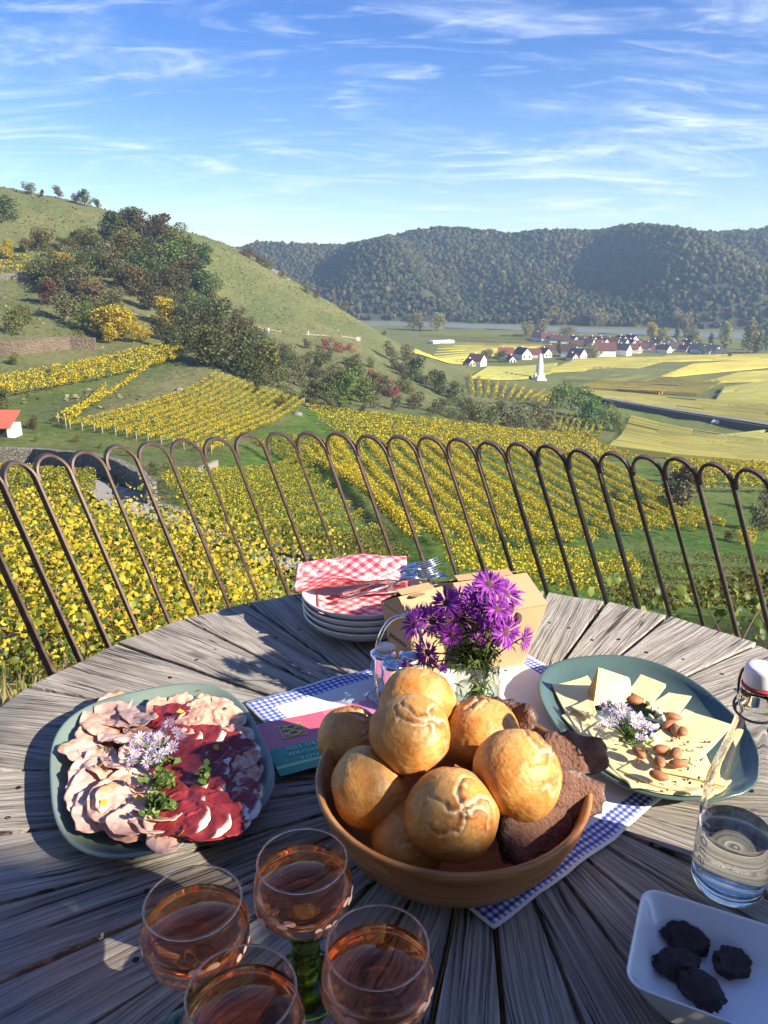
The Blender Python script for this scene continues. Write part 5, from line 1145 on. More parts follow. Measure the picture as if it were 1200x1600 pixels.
sprig('aster_sprig', T(985, 1160, zp_ + .03), heads_px([(942, 1100), (952, 1094), (962, 1100), (972, 1104), (946, 1112), (958, 1112), (970, 1116), (942, 1124), (954, 1128), (940, 1132), (966, 1126), (990, 1118), (998, 1124), (1008, 1132), (1016, 1136), (992, 1132), (1000, 1152), (1004, 1140), (980, 1110)], zp_ + .036), 'bunch of small lilac asters lying on the cheese')
def herb(px, py, label):
    b = T(px, py, zp_ + .026); t = empty('herb_sprig', b, 0, label, 'herb', 'green herb sprigs on the ham'); SV, SF = [], []; LV, LF = [], []
    for k in range(6):
        a = rng.uniform(0, 6.28); e = Vector((cos(a) * .012, sin(a) * .012, rng.uniform(.004, .016))); tube_vf([Vector((0, 0, 0)), e * .6, e], .0007, 4, True, SV, SF)
        for q in range(5):
            c = e * rng.uniform(.35, 1.05) + Vector(rng.normal(0, .003, 3)); n = Vector((rng.normal(), rng.normal(), 1.4)).normalized(); tt = n.orthogonal(); tt.rotate(Matrix.Rotation(rng.uniform(0, 6.28), 3, n)); bb = n.cross(tt); o = len(LV); r = rng.uniform(.0022, .0036)
            for s in range(7): an = 2 * pi * s / 7; LV.append(tuple(c + (tt * cos(an) * 1.15 + bb * sin(an) * .85) * r + n * r * .25 * cos(an) ** 2))
            LF.append(list(range(o, o + 7)))
    add('stem', fmesh('stem', SV, SF, True, m_herb), None, t); add('leaf', fmesh('leaf', LV, LF, mat=m_herb), None, t)
for x, y in [(252, 1222), (240, 1232), (262, 1224), (246, 1258), (238, 1270), (256, 1264), (310, 1226), (246, 1198)]: herb(x, y, 'small green herb sprig strewn over the ham')
m_petal = leafy('yellow_petal', [(0, (.55, .36, .02)), (1, (.72, .55, .08))], .3)
for x, y in [(220, 1134), (158, 1196), (162, 1255), (246, 1308), (284, 1302), (309, 1080), (338, 1168), (215, 1248), (282, 1112)]:
    v, f = quads(np.zeros((1, 3)), .011, 2.0, 1.2); tag(add('petal', fmesh('petal', v, f, mat=m_petal), None, None, T(x, y, zp_ + .026)), 'loose yellow flower petal on the ham', 'petal', 'yellow petals on the ham')

# ------------------------------------------------------------------ cheese platter
m = Mat('semi_hard_cheese'); co = m.coord('Object'); n1 = m.noise(co, 25, 4); vo = m.voronoi(co, 140, 'F1'); hole = m.rng(vo, .10, .16, 1, 0, True)
c = m.mix(n1, (.72, .62, .30), (.78, .69, .38)); m_cheese = m.done(m.bsdf(c, .42, m.bump(n1, .12, .001), Subsurface_Weight=.25, Subsurface_Radius=(.012, .009, .004), Subsurface_Scale=.3))
m = Mat('holey_cheese'); co = m.coord('Object'); n1 = m.noise(co, 30, 4); vo = m.voronoi(co, 210, 'F1'); msk = m.rng(m.noise(co, 60, 2), .5, .6, 0, 1); hole = m.math('MULTIPLY', m.rng(vo, .16, .26, 1, 0, True), msk)
c = m.mix(n1, (.74, .60, .28), (.80, .68, .36)); c = m.mix(m.math('MULTIPLY', hole, .6), c, (.45, .31, .09))
m_cheese_h = m.done(m.bsdf(c, .45, m.bump(m.math('SUBTRACT', n1, m.math('MULTIPLY', hole, 3)), .6, .0025), Subsurface_Weight=.2, Subsurface_Radius=(.012, .009, .004), Subsurface_Scale=.3)); m_rind = plain('cheese_rind', (.46, .27, .10), .6, .2, 60, .3, .001)
def plate_h(x, y):
    dx_, dy_ = x - CC[0], y - CC[1]; r9 = radians(9); lx, ly = dx_ * cos(r9) + dy_ * sin(r9), -dx_ * sin(r9) + dy_ * cos(r9)
    q = ((abs(lx) / .130) ** 2.5 + (abs(ly) / .178) ** 2.5) ** .4
    return TT + .0075 + float(np.interp(q, [0, .62, .82, .93, .975, 1.0, 1.1], [.0075, .0085, .0135, .021, .0268, .0275, .024]))
def cheese_slice(pix, z, label, bend=0.0, dz=0, mat=m_cheese, thick=.0026):
    P = [T(x, y, z) for x, y in pix]; c = sum(P, Vector()) / 4; n = 12; V = []
    for j in range(n + 1):
        for i in range(n + 1):
            a, b = i / n, j / n; p = (P[0] * (1 - a) + P[1] * a) * (1 - b) + (P[3] * (1 - a) + P[2] * a) * b - c
            zz_ = p.z + bend * (max(0, a - .4) ** 2 + .4 * max(0, .25 - b)) + .0012 * nz3(p, 25, z * 900) + dz * (b - .5)
            V.append((p.x, p.y, max(zz_, plate_h(p.x + c.x, p.y + c.y) + .0008 + (z - zc) * .35 - c.z)))
    idx = np.arange((n + 1) ** 2).reshape(n + 1, n + 1); F = np.stack([idx[:-1, :-1], idx[:-1, 1:], idx[1:, 1:], idx[1:, :-1]], -1).reshape(-1, 4)
    me = fmesh('cheese_slice', V, F, True, mat); me.flip_normals() if me.polygons[0].normal.z < 0 else None
    o = add('cheese_slice', me, None, None, c); s = o.modifiers.new('thick', 'SOLIDIFY'); s.thickness = thick; s.offset = 1; bv = o.modifiers.new('edge', 'BEVEL'); bv.width = .0006; bv.segments = 2; bv.limit_method = 'ANGLE'
    return tag(o, label, 'cheese slice', 'cheese slices on the teal platter')
zc = TT + .0175
def S(pix, z, lab, bend=0.0, **kw): return cheese_slice(pix, zc + z, lab, bend, **kw)
S([(1000, 1252), (1092, 1262), (1138, 1222), (1020, 1196)], .001, 'cheese slice lowest at the front of the cheese platter')
S([(862, 1076), (918, 1058), (942, 1098), (884, 1118)], .003, 'cheese slice at the left tip of the platter beside the wedge', .004)
S([(876, 1122), (906, 1108), (946, 1138), (904, 1152)], .002, 'small cheese slice under the flowers at the left of the platter')
S([(908, 1150), (942, 1126), (990, 1166), (936, 1180)], .005, 'cheese slice just below the lilac flowers', .002)
S([(924, 1196), (938, 1166), (1000, 1196), (972, 1232)], .004, 'cheese slice tucked under two larger ones at the front')
S([(934, 1169), (1006, 1163), (1064, 1250), (984, 1246)], .0075, 'large square cheese slice in the middle front of the platter')
S([(966, 1204), (1014, 1178), (1112, 1234), (1078, 1256)], .0105, 'long cheese slice overlapping the large square one')
S([(1034, 1208), (1004, 1164), (1096, 1168), (1124, 1226)], .014, 'cheese slice under the cluster of almonds', .006)
S([(1004, 1162), (1068, 1118), (1142, 1142), (1084, 1197)], .0165, 'big curling cheese slice at the right of the platter', .022)
S([(982, 1084), (1000, 1060), (1040, 1076), (1016, 1104)], .012, 'small cheese piece with rind right of the wedge', .004, mat=m_cheese_h, thick=.006)
S([(1008, 1108), (1044, 1086), (1080, 1092), (1058, 1120)], .010, 'small cheese slice with a pale rind at the back of the platter', .006, thick=.003)
S([(892, 1106), (925, 1092), (932, 1116), (924, 1126)], .009, 'triangular cheese offcut leaning on the wedge', .004)
# crumbled cheese and spice specks
bl = [blob_proto(50 + s, 1, .35) for s in range(4)]; bme = [fmesh('crumb', v * .0042, f, False, plain('crumb_white', (.80, .74, .58), .6, .1, 200)) for v, f in bl[:2]] + [fmesh('speck', v * .0019, f, False, plain('pepper_speck', (.22, .035, .03), .6, .3, 200)) for v, f in bl[2:]]
for q in range(34): o = add('cheese_crumb', bme[q % 2], None, None, T(rng.normal(1012, 18), rng.normal(1128, 16), zc + .022), rng.uniform(0, 3, 3), rng.uniform(.5, 1.5, 3)); tag(o, 'white cheese crumb beside the lilac flowers', 'crumb', 'cheese crumbs by the flowers')
for q in range(36): o = add('spice_flake', bme[2 + q % 2], None, None, T(rng.uniform(970, 1110), rng.uniform(1150, 1235), zc + .0215), rng.uniform(0, 3, 3), (1.3, .8, .5)); tag(o, 'dark red spice flake on the cheese', 'spice', 'spice flakes on the cheese')
# wedge
wb = [T(926, 1104, zc + .006), T(990, 1096, zc + .006), T(978, 1072, zc + .006), T(918, 1078, zc + .006)]
c0 = sum(wb, Vector()) / 4; bm = bmesh.new(); vb = [bm.verts.new(p - c0) for p in wb]; vt = [bm.verts.new((wb[0] * .62 + wb[3] * .38) - c0 + Vector((.006, 0, .056))), bm.verts.new((wb[1] * .6 + wb[2] * .4) - c0 + Vector((-.004, .0, .030)))]
for f in ([vb[0], vb[1], vt[1], vt[0]], [vb[1], vb[2], vt[1]], [vb[2], vb[3], vt[0], vt[1]], [vb[3], vb[0], vt[0]], [vb[3], vb[2], vb[1], vb[0]]): bm.faces.new(f)
bmesh.ops.recalc_face_normals(bm, faces=bm.faces[:]); bmesh.ops.bevel(bm, geom=bm.edges[:], offset=.0016, segments=2, affect='EDGES')
wme = bm_mesh('cheese_wedge', bm); wme.materials.append(m_cheese_h); wme.materials.append(m_rind)
for pgn in wme.polygons:
    if pgn.normal.x < -.6: pgn.material_index = 1
tag(add('cheese_wedge', wme, None, None, c0), 'upright wedge of holey cheese with brown rind', 'cheese')
# almonds
m_alm = plain('almond_skin', (.34, .135, .055), .6, .25, 120, .5, .0008)
def almond(seed):
    bm = bmesh.new(); bmesh.ops.create_icosphere(bm, subdivisions=3, radius=1)
    for v in bm.verts:
        d = v.co.copy(); tap = 1 - .38 * max(0, d.x) ** 1.5; v.co = Vector((d.x * .0122, d.y * .0074 * tap, d.z * .0056 * tap)); v.co *= 1 + .05 * sin(atan2(d.y, d.z) * 9 + seed) * (1 - abs(d.x)) + .05 * nz3(d, 3, seed)
    return bm_mesh('almond', bm, True, m_alm)
alms = [almond(s) for s in range(3)]
for i, (x, y, rz) in enumerate([(1052, 1120, -.3), (1056, 1140, 1.5), (1066, 1142, 1.2), (998, 1176, 1.9), (1034, 1170, .2), (1056, 1176, .9), (1030, 1190, 1.4), (1060, 1193, -.1), (1030, 1212, -.5), (992, 1094, -.2), (1046, 1132, .5)]):
    tag(add('almond', alms[i % 3], None, None, T(x, y, zc + .0245), (rng.normal(0, .3), rng.normal(0, .15), rz), (1, 1, 1)), ['brown almond in the pair of clusters on the cheese slices', 'lone brown almond on the cheese'][i in (3, 8, 9)], 'almond', 'almonds on the cheese')

# ------------------------------------------------------------------ stacked plates, napkins, cutlery
m_china = plain('white_china', (.70, .69, .67), .18, .03, 10, Coat_Weight=.4, Coat_Roughness=.05)
SX, SY = -.037, 1.300
pp = [(0, .003), (.055, .003), (.060, 0), (.066, .002), (.088, .008), (.105, .020), (.1125, .031), (.1135, .033), (.112, .0345), (.1095, .0335), (.102, .022), (.086, .0125), (.060, .008), (0, .007)]
pme = lathe('plate', pp, 72, m_china)
for i in range(4): tag(add('plate', pme, None, None, (SX + rng.normal(0, .0012), SY + rng.normal(0, .0012), TT + .002 + .0118 * i)), ['lowest', 'second from the bottom', 'third from the bottom', 'topmost'][i] + ' white plate in the stack under the red napkins', 'plate', 'stacked white plates')
m = Mat('red_gingham'); uv = m.n('ShaderNodeUVMap').outputs[0]; sp = m.n('ShaderNodeSeparateXYZ'); m.l(m.mapping(uv, (1, 1, 1), (0, 0, radians(45))), sp.inputs[0])
su = m.math('GREATER_THAN', m.math('FRACT', m.math('MULTIPLY', sp.outputs[0], 55.0)), .5); sv = m.math('GREATER_THAN', m.math('FRACT', m.math('MULTIPLY', sp.outputs[1], 55.0)), .5)
c = m.ramp(m.math('MULTIPLY', m.math('ADD', su, sv), .5), [(0, (.80, .50, .50)), (.35, (.66, .16, .19)), (.75, (.55, .03, .055))], 'CONSTANT')
fl = m.noise(m.mapping(uv, (70, 70, 1)), 1.0, 6, .75, 1.2); zone_ = m.rng(m.noise(m.mapping(uv, (13, 13, 1)), 1.0, 2), .48, .56, 0, 1, True); c = m.mix(m.math('MULTIPLY', zone_, m.rng(fl, .48, .55, 0, .9)), c, (.80, .66, .64))
m_red = m.done(m.bsdf(c, .85, m.bump(m.noise(uv, 900, 2), .2, .0005)))
def napkin(name, fn, nx, ny, label, uvs=(.2, .2)):
    V = [fn(i / nx, j / ny) for j in range(ny + 1) for i in range(nx + 1)]; idx = np.arange((nx + 1) * (ny + 1)).reshape(ny + 1, nx + 1); F = np.stack([idx[:-1, :-1], idx[:-1, 1:], idx[1:, 1:], idx[1:, :-1]], -1).reshape(-1, 4)
    me = fmesh(name, V, F, True, m_red); ul = me.uv_layers.new(name='UVMap'); UV = np.array([(i / nx * uvs[0], j / ny * uvs[1]) for j in range(ny + 1) for i in range(nx + 1)], np.float32); ul.data.foreach_set('uv', UV[F.ravel()].ravel())
    o = add(name, me); s = o.modifiers.new('thick', 'SOLIDIFY'); s.thickness = .0009; return tag(o, label, 'napkin')
zt_ = TT + .002 + .0118 * 3
def low_nap(a, b):
    x, y = -.085 + .185 * a, -.085 + .115 * b; x, y = x * cos(.1) - y * sin(.1), x * sin(.1) + y * cos(.1); r = sqrt(x * x + y * y); z = .0095 + max(0, r - .07) ** 1.3 * 1.0
    return (SX + x, SY + y, zt_ + z + .0015 * nz3((x, y, 0), 40) + .002)
napkin('napkin', low_nap, 40, 30, 'flat red and white checked napkin lying in the top plate', (.185, .115))
def bundle(a, b):
    x = -.125 + .205 * a; w = .052 * (1 - .12 * cos(a * 5)); q = b * 2 * pi * .98
    y = -.005 + .045 * a + w * cos(q) * 1.0; z = .036 + .018 * sin(q) + .006 * nz3((x * 22, cos(q), sin(q) + b), 1.0) + .010 * sin(a * pi) - .004 * cos(3 * q)
    if b > .5: z += .006
    return (SX + x, SY + .018 + y, zt_ + max(z + .010, .024))
napkin('napkin', bundle, 44, 48, 'folded red and white checked napkin wrapped around the cutlery', (.205, .26))
m_steel = plain('polished_steel', (.72, .73, .75), .16, .03, 40, Metallic=1.0)
def knife(x, y, z, rz, lab):
    V = []; F = []; n = 26
    for i in range(n + 1):
        a = i / n; w0 = .0095 * (1 - max(0, a - .82) ** 2 * 22) ; tooth = .0008 * (i % 2) if a < .85 else 0
        for zz_ in (-.0006, .0006): V += [(a * .105, -.004 - .004 * a - tooth, zz_), (a * .105, -.004 + w0 * (1 if a < .97 else .6), zz_)]
    for i in range(n): o = 4 * i; F += [[o, o + 1, o + 5, o + 4], [o + 2, o + 6, o + 7, o + 3], [o, o + 4, o + 6, o + 2], [o + 1, o + 3, o + 7, o + 5]]
    F += [[0, 2, 3, 1], [4 * n, 4 * n + 1, 4 * n + 3, 4 * n + 2]]
    t = empty('knife', (x, y, z), rz, lab, 'knife', 'knives in the napkin'); t.rotation_euler = (.5, -.10, rz); add('blade', fmesh('blade', V, F), m_steel, t); add('handle', box_mesh('handle', -.09, 0, -.006, .006, -.003, .003, m_steel, .002), None, t)
def fork(x, y, z, rz, lab):
    t = empty('fork', (x, y, z), rz, lab, 'fork', 'forks in the napkin'); t.rotation_euler = (.25, -.22, rz)
    V = []; F = []
    for i in range(9):
        a = i / 8; w = .0045 + .008 * (a ** 1.5); cur = .010 * sin(a * 2.6); V += [(a * .052, -w, cur), (a * .052, w, cur), (a * .052, w, cur + .0015), (a * .052, -w, cur + .0015)]
    for i in range(8):
        for k in range(4): F.append([4 * i + k, 4 * i + (k + 1) % 4, 4 * i + 4 + (k + 1) % 4, 4 * i + 4 + k])
    F += [[3, 2, 1, 0], [32, 33, 34, 35]]; add('head', fmesh('fork_head', V, F, True), m_steel, t)
    for k in range(4): yy = -.0094 + .0063 * k; add('tine', tube('tine', [(.051, yy, .006), (.072, yy, .003), (.094, yy * .95, .004)], [.0018, .0016, .0006], 6, m_steel), None, t)
    add('handle', tube('fork_handle', [(.002, 0, .0008), (-.06, 0, .002), (-.10, 0, .001)], [.0032, .003, .004], 8, m_steel), None, t)
zk = zt_ + .043
fork(.018, 1.322, zk + .006, .30, 'steel fork sticking out highest from the napkin'); fork(.012, 1.302, zk - .002, .26, 'steel fork sticking out in front of the others'); knife(.012, 1.338, zk - .004, -.02, 'serrated knife blade behind the forks'); knife(.008, 1.312, zk - .014, .02, 'serrated knife blade below the forks')

# ------------------------------------------------------------------ kraft boxes
m = Mat('kraft_board'); co = m.coord('Object'); n1 = m.noise(co, 240, 4, .7); n2 = m.noise(co, 14, 3); c = m.mix(n1, (.40, .255, .135), (.50, .33, .185)); c = m.mix(m.rng(n2, .4, .7, 0, .3), c, (.38, .23, .115)); m_kraft = m.done(m.bsdf(c, .8, m.bump(n1, .1, .0004)))
def pail(cx_, cy_, side, h, rz, roof, label):
    t = empty('takeaway_box', (cx_, cy_, TT + .007), rz, label, 'box', 'brown cardboard takeaway boxes'); s1 = side / 2; s0 = s1 * .76
    def ring(s, z, r): # rounded square
        out = []
        for k in range(4):
            for q in range(5):
                a = k * pi / 2 + q * pi / 8; out.append(((s - r) * (1 if k in (0, 3) else -1) + r * cos(a), (s - r) * (1 if k in (0, 1) else -1) + r * sin(a), z))
        return out
    V = ring(s0, 0, s0 * .35) + ring((s0 + s1) / 2, h * .5, s1 * .16) + ring(s1, h, .002); F = [list(range(20))[::-1]]
    for l in range(2):
        for k in range(20): F.append([20 * l + k, 20 * l + (k + 1) % 20, 20 * l + 20 + (k + 1) % 20, 20 * l + 20 + k])
    add('body', fmesh('box_body', V, F, True, m_kraft), None, t).modifiers.new('split', 'EDGE_SPLIT').split_angle = radians(40)
    for sg in (-1, 1):
        e = .0012 * sg; V = [(-s1, sg * s1, h + .0005), (s1, sg * s1, h + .0005), (s1 * .94, sg * .006, h + roof), (-s1 * .94, sg * .006, h + roof)]; V2 = [(x, y, z + .0011) for x, y, z in V]
        add('lid_flap', fmesh('lid_flap', V + V2, [[0, 1, 2, 3][::-sg], [4, 5, 6, 7][::sg], [0, 1, 5, 4], [1, 2, 6, 5], [2, 3, 7, 6], [3, 0, 4, 7]], False, m_kraft), None, t)
        V = [(sg * s1 * .99, -s1 * .99, h + .0008), (sg * s1 * .99, s1 * .99, h + .0008), (sg * s1 * .90, 0, h + roof * .97)]
        add('lid_gusset', fmesh('lid_gusset', V, [[0, 1, 2][::sg]], False, m_kraft), None, t)
    # tab pushed through the slot
    V = [(-s1 * .80, -.004, h + roof + .002), (s1 * .55, -.010, h + roof + .003), (s1 * .55, .007, h + roof + .006), (-s1 * .80, .011, h + roof + .005)]; V2 = [(x, y, z + .001) for x, y, z in V]
    tb = add('locking_tab', fmesh('locking_tab', V + V2, [[3, 2, 1, 0], [4, 5, 6, 7], [0, 1, 5, 4], [1, 2, 6, 5], [2, 3, 7, 6], [3, 0, 4, 7]], False, m_kraft), None, t)
    V = [(-.012 + .013 * cos(a), -.012 + .011 * sin(a), h + roof * .93 - .002 * sin(a) ) for a in np.linspace(0, pi * 2, 14)[:-1]]; add('locking_tongue', fmesh('locking_tongue', V, [list(range(13))], False, m_kraft), None, tb, (0, -.004, .004))
    return t
b2 = pail(.172, 1.171, .142, .112, radians(19), .030, 'larger brown cardboard box standing behind the purple flowers')
b1 = pail(.055, 1.132, .088, .108, radians(31), .026, 'smaller brown cardboard box between the plates and the flowers')
fc = bpy.data.curves.new('lettering', 'FONT'); fc.body = 'picknick'; fc.size = .016; fc.align_x = 'CENTER'; fc.shear = .3; fc.extrude = .0001
tx = bpy.data.objects.new('lettering', fc); COL.objects.link(tx); tx.parent = b1; fc.materials.append(plain('black_ink', (.02, .018, .016), .7, .1, 50)); tx.location = (-.0402, -.002, .055); tx.rotation_euler = (pi / 2 - .10, 0, -pi / 2)

# ------------------------------------------------------------------ jar of purple asters
m_clear = thin_glass('clear_glass', (.96, .985, .97), 0.0, 1.5, .015); m_watr = solid_glass('water', (.93, .97, .94), 0, 1.33)
JX, JY = .137, .995; jar = empty('flower_jar', (JX, JY, TT + .006), 0, 'small glass jar holding a bunch of purple asters', 'jar')
add('glass', lathe('jar_glass', [(0, .002), (.028, .002), (.033, .006), (.0345, .016), (.0345, .052), (.031, .062), (.0295, .066), (.0315, .069), (.0300, .073), (.0315, .077), (.0310, .084), (.0318, .0865), (.0295, .0865), (.0285, .072), (.0285, .064), (.032, .052), (.032, .014), (.027, .007), (0, .006)], 48, m_clear), None, jar)
add('water', lathe('jar_water', [(0, .0072), (.026, .0075), (.0312, .0145), (.0312, .040), (0, .040)], 40, thin_glass('jar_water', (.88, .93, .85), .02, 1.33)), None, jar)
m_purple = leafy('purple_petals', [(0, (.15, .018, .24)), (.5, (.28, .042, .38)), (1, (.45, .12, .53))], .35); m_heart = plain('dark_flower_heart', (.10, .035, .05), .9, .5, 600, .6, .001); m_stem = leafy('stem_leaves', [(0, (.03, .055, .014)), (.6, (.07, .115, .026)), (1, (.18, .22, .06))], .3)
HEADS = [(764, 914, .028, (.1, -.5, .8)), (790, 927, .030, (.5, -.4, .7)), (744, 928, .026, (-.2, -.3, .9)), (698, 942, .026, (-.4, -.6, .7)), (716, 938, .024, (-.2, -.2, .9)), (648, 976, .026, (-.9, -.4, .4)), (676, 970, .027, (-.4, -.8, .5)), (724, 966, .026, (0, -.7, .6)), (760, 958, .030, (.2, -.7, .6)), (757, 990, .028, (.1, -.95, .1)), (790, 988, .028, (.6, -.8, .1)), (819, 998, .023, (.8, -.5, .0)), (668, 1020, .027, (-.7, -.7, .0)), (706, 992, .020, (-.3, -.9, .1)), (641, 1042, .019, (-.7, -.5, -.3)), (776, 952, .026, (.4, -.6, .7)), (738, 944, .024, (.0, -.4, .9)), (656, 958, .020, (-.6, 0, .8)), (692, 1042, .010, (-.2, -.8, -.2))]
SV, SF = [], []; tips = []
for i, (x, y, r, n) in enumerate(HEADS):
    n = Vector(n).normalized(); dd = .955 + .09 * ((i * 7) % 5) / 5 - (.02 if y > 980 else 0); p = PD(x, y, dd) - jar.location; tips.append(p)
    PV, PF = [], []
    for ring_, (cnt_, cup) in enumerate(((24, .15), (22, .55))): daisy_vf(p + n * .001 * ring_, n, r * (1.0 - .12 * ring_), cnt_, PV, PF, .17, cup)
    hd = add('flower_head', fmesh('petals', PV, PF, mat=m_purple), None, jar); HV, HF = [], []; heart_vf(p, n, r * .24, HV, HF); heart_vf(p - n * .001, -n, r * .2, HV, HF); add('heart', fmesh('heart', HV, HF, True, m_heart), None, hd)
    a = rng.uniform(0, 6.28); q = Vector((cos(a) * .014, sin(a) * .014, .080)); b0 = Vector((-cos(a) * .018, -sin(a) * .018, .012)); tube_vf([b0, q, q * .5 + p * .5 + Vector((0, 0, .004)), p - n * .004], [.0016, .0015, .0012, .0010], 6, True, SV, SF)
add('stem', fmesh('stem', SV, SF, True, m_stem), None, jar)
LC = []; 
for k in range(520):
    p = tips[rng.integers(len(tips))]; f = rng.uniform(.0, .75); q = Vector((rng.normal(0, .012), rng.normal(0, .012), .078)); c = q.lerp(p, f) + Vector(rng.normal(0, .008, 3)); c.z = max(c.z, .07); LC.append(c)
for k in range(90): LC.append(Vector((rng.normal(0, .011), rng.normal(0, .011), rng.uniform(.015, .075))))
v, f = quads(np.array([tuple(c) for c in LC]), .015 * rng.uniform(.6, 1.4, len(LC)), 0, 1.5); v = v.reshape(-1, 4, 3); mid = v.mean(1, keepdims=True); v[:, 1] = mid[:, 0] + (v[:, 1] - mid[:, 0]) * .32; v[:, 3] = mid[:, 0] + (v[:, 3] - mid[:, 0]) * .32
add('leaf', fmesh('leaves', v.reshape(-1, 3), f, mat=m_stem), None, jar)
for x, y in [(797, 951), (809, 966)]:
    p = PD(x, y, .99) - jar.location; V, F = blob_proto(3, 2, .12); add('bud', fmesh('bud', V * (.006, .006, .009), F, True, m_heart), None, jar, p)

# ------------------------------------------------------------------ cruet stand
m_chrome = plain('chrome', (.75, .75, .77), .08, .02, 40, Metallic=1.0)
cr = empty('cruet_stand', (.018, 1.035, TT + .006), 0, 'chrome cruet stand with a tall curved handle', 'cruet stand')
bp = []
for k in range(36):
    a = 2 * pi * k / 36; r = .036 + .006 * cos(3 * (a - pi / 2 - .5)); bp.append((r * cos(a), r * sin(a)))
V = [(x, y, .004) for x, y in bp] + [(x * 1.05, y * 1.05, .007) for x, y in bp] + [(x * .97, y * .97, .0075) for x, y in bp]; F = [list(range(36))[::-1]] + [[36 * l + k, 36 * l + (k + 1) % 36, 36 * l + 36 + (k + 1) % 36, 36 * l + 36 + k] for l in range(2) for k in range(36)] + [list(range(72, 108))]
add('tray', fmesh('tray', V, F, False, m_chrome), None, cr)
hp = [(-.030, -.006, .006), (-.0305, -.007, .05), (-.029, -.007, .085), (-.022, -.006, .112), (-.008, -.004, .132), (.010, -.002, .138), (.026, 0, .130), (.036, .002, .108), (.038, .003, .08), (.037, .004, .03), (.036, .004, .006)]
def smooth_path(P, n=6):
    P = [Vector(p) for p in P]; out = []
    for i in range(len(P) - 1):
        p0, p1, p2, p3 = P[max(i - 1, 0)], P[i], P[i + 1], P[min(i + 2, len(P) - 1)]
        for k in range(n):
            t = k / n; out.append(.5 * ((2 * p1) + (p2 - p0) * t + (2 * p0 - 5 * p1 + 4 * p2 - p3) * t * t + (3 * p1 - p0 - 3 * p2 + p3) * t ** 3))
    out.append(P[-1]); return out
add('handle', tube('handle', smooth_path(hp), .0032, 10, m_chrome), None, cr)
add('foot_curl', tube('foot_curl', [(-.036 + .008 * cos(a), -.012, .009 + .008 * sin(a)) for a in np.linspace(0, 2 * pi, 18)], .0022, 8, m_chrome), None, cr)
def shaker(px, py, label, holes, fill):
    p = T(px, py, TT + .094); s = empty('shaker', (p.x, p.y, TT + .0140), 0, label, 'shaker', 'glass shakers in the cruet stand')
    add('glass', lathe('shaker_glass', [(0, .0), (.0155, 0), (.0165, .003), (.0165, .048), (.0158, .055), (.0145, .055), (.0148, .004), (0, .003)], 32, m_clear), None, s)
    if fill: add('filling', lathe('filling', [(0, .0035), (.0142, .0045), (.0142, .022), (0, .025)], 24, plain('salt_' + label[:5], fill, .8, .15, 400)), None, s)
    cp = add('cap', lathe('cap', [(.0172, .046), (.0178, .047), (.0178, .068), (.0190, .070), (.0192, .073), (.0182, .0755), (.012, .0775), (0, .0782)], 36, m_chrome), None, s)
    hm = lathe('hole', [(0, .0004), (.0009, .0004), (.0009, -.0006)], 8, m_pane)
    for k in range(holes):
        r = .0125 * sqrt((k + .5) / holes); a = k * 2.4; add('hole', hm, None, cp, (r * cos(a), r * sin(a), .0783 - r * r * 6.0 - .0003))
    return s
shaker(615, 1030, 'front shaker with a pierced chrome cap in the cruet stand', 19, (.80, .80, .80)); shaker(643, 1016, 'right hand shaker with a plain chrome cap in the cruet stand', 0, (.06, .05, .045))
s3 = shaker(598, 1014, 'left shaker with crumpled white paper on its chrome cap', 0, None)
V, F = blob_proto(77, 3, .10); V = V * (1 + .25 * np.array([[mnoise.noise(tuple(v * 2.5))] for v in V])) * (.014, .009, .007); tag(add('paper_scrap', fmesh('paper_scrap', V, F, False, plain('crumpled_paper', (.82, .82, .80), .8, .04, 50)), None, None, (s3.location.x + .004, s3.location.y, s3.location.z + .083)), 'crumpled white paper scrap on the left shaker', 'paper')

# ------------------------------------------------------------------ brochure
zb = TT + .0125; A, B_, D_b = T(400, 1133, zb), T(578, 1093, zb), T(427, 1216, zb); ex_, ey_ = (B_ - A), (D_b - A); W_, H_ = ex_.length, ey_.length; exn = ex_.normalized(); eyn = Vector((exn.y, -exn.x, 0)); rzb = atan2(exn.y, exn.x)
br = empty('brochure', A + eyn * H_, rzb, 'glossy pink and green brochure lying half under the bread bowl', 'brochure')
def gloss(name, c): return plain(name, c, .12, .04, 12, Coat_Weight=.6, Coat_Roughness=.04)
pc = {'red': gloss('print_red', (.56, .12, .17)), 'green': gloss('print_green', (.05, .27, .15)), 'pink': gloss('print_pink', (.62, .22, .42)), 'rose': gloss('print_rose', (.75, .20, .25)), 'yel': gloss('print_yellow', (.55, .47, .07)), 'lil': gloss('print_lilac', (.50, .52, .68)), 'lime': gloss('print_lime', (.40, .62, .25)), 'gold': plain('print_gold', (.60, .42, .12), .35, .1, 80, Metallic=.4), 'ink': plain('print_pale', (.45, .68, .55), .4, .05, 60)}
def panel(x0, x1, y0, y1, mat, name='panel', lift=0.0):
    n = 8; V = []; F = []
    for i in range(n + 1):
        x = W_ * (x0 + (x1 - x0) * i / n)
        for y in (y0, y1): V.append((x, H_ * y, .0012 * sin(x / W_ * 5 + y * 2) + lift))
    for i in range(n): F.append([2 * i, 2 * i + 2, 2 * i + 3, 2 * i + 1])
    return add(name, fmesh(name, V, F, True, mat), None, br)
sx = .565
panel(0, sx, .47, 1, pc['red']); panel(0, sx, .16, .47, pc['green']); panel(0, sx, .12, .16, pc['lime']); panel(0, sx, 0, .12, pc['green']); panel(sx, 1, .62, .90, pc['pink']); panel(sx, 1, .90, 1, pc['rose']); panel(sx, 1, .47, .62, pc['pink']); panel(sx, 1, .34, .47, pc['yel']); panel(sx, 1, .20, .34, pc['lil']); panel(sx, 1, .0, .20, pc['lime'])
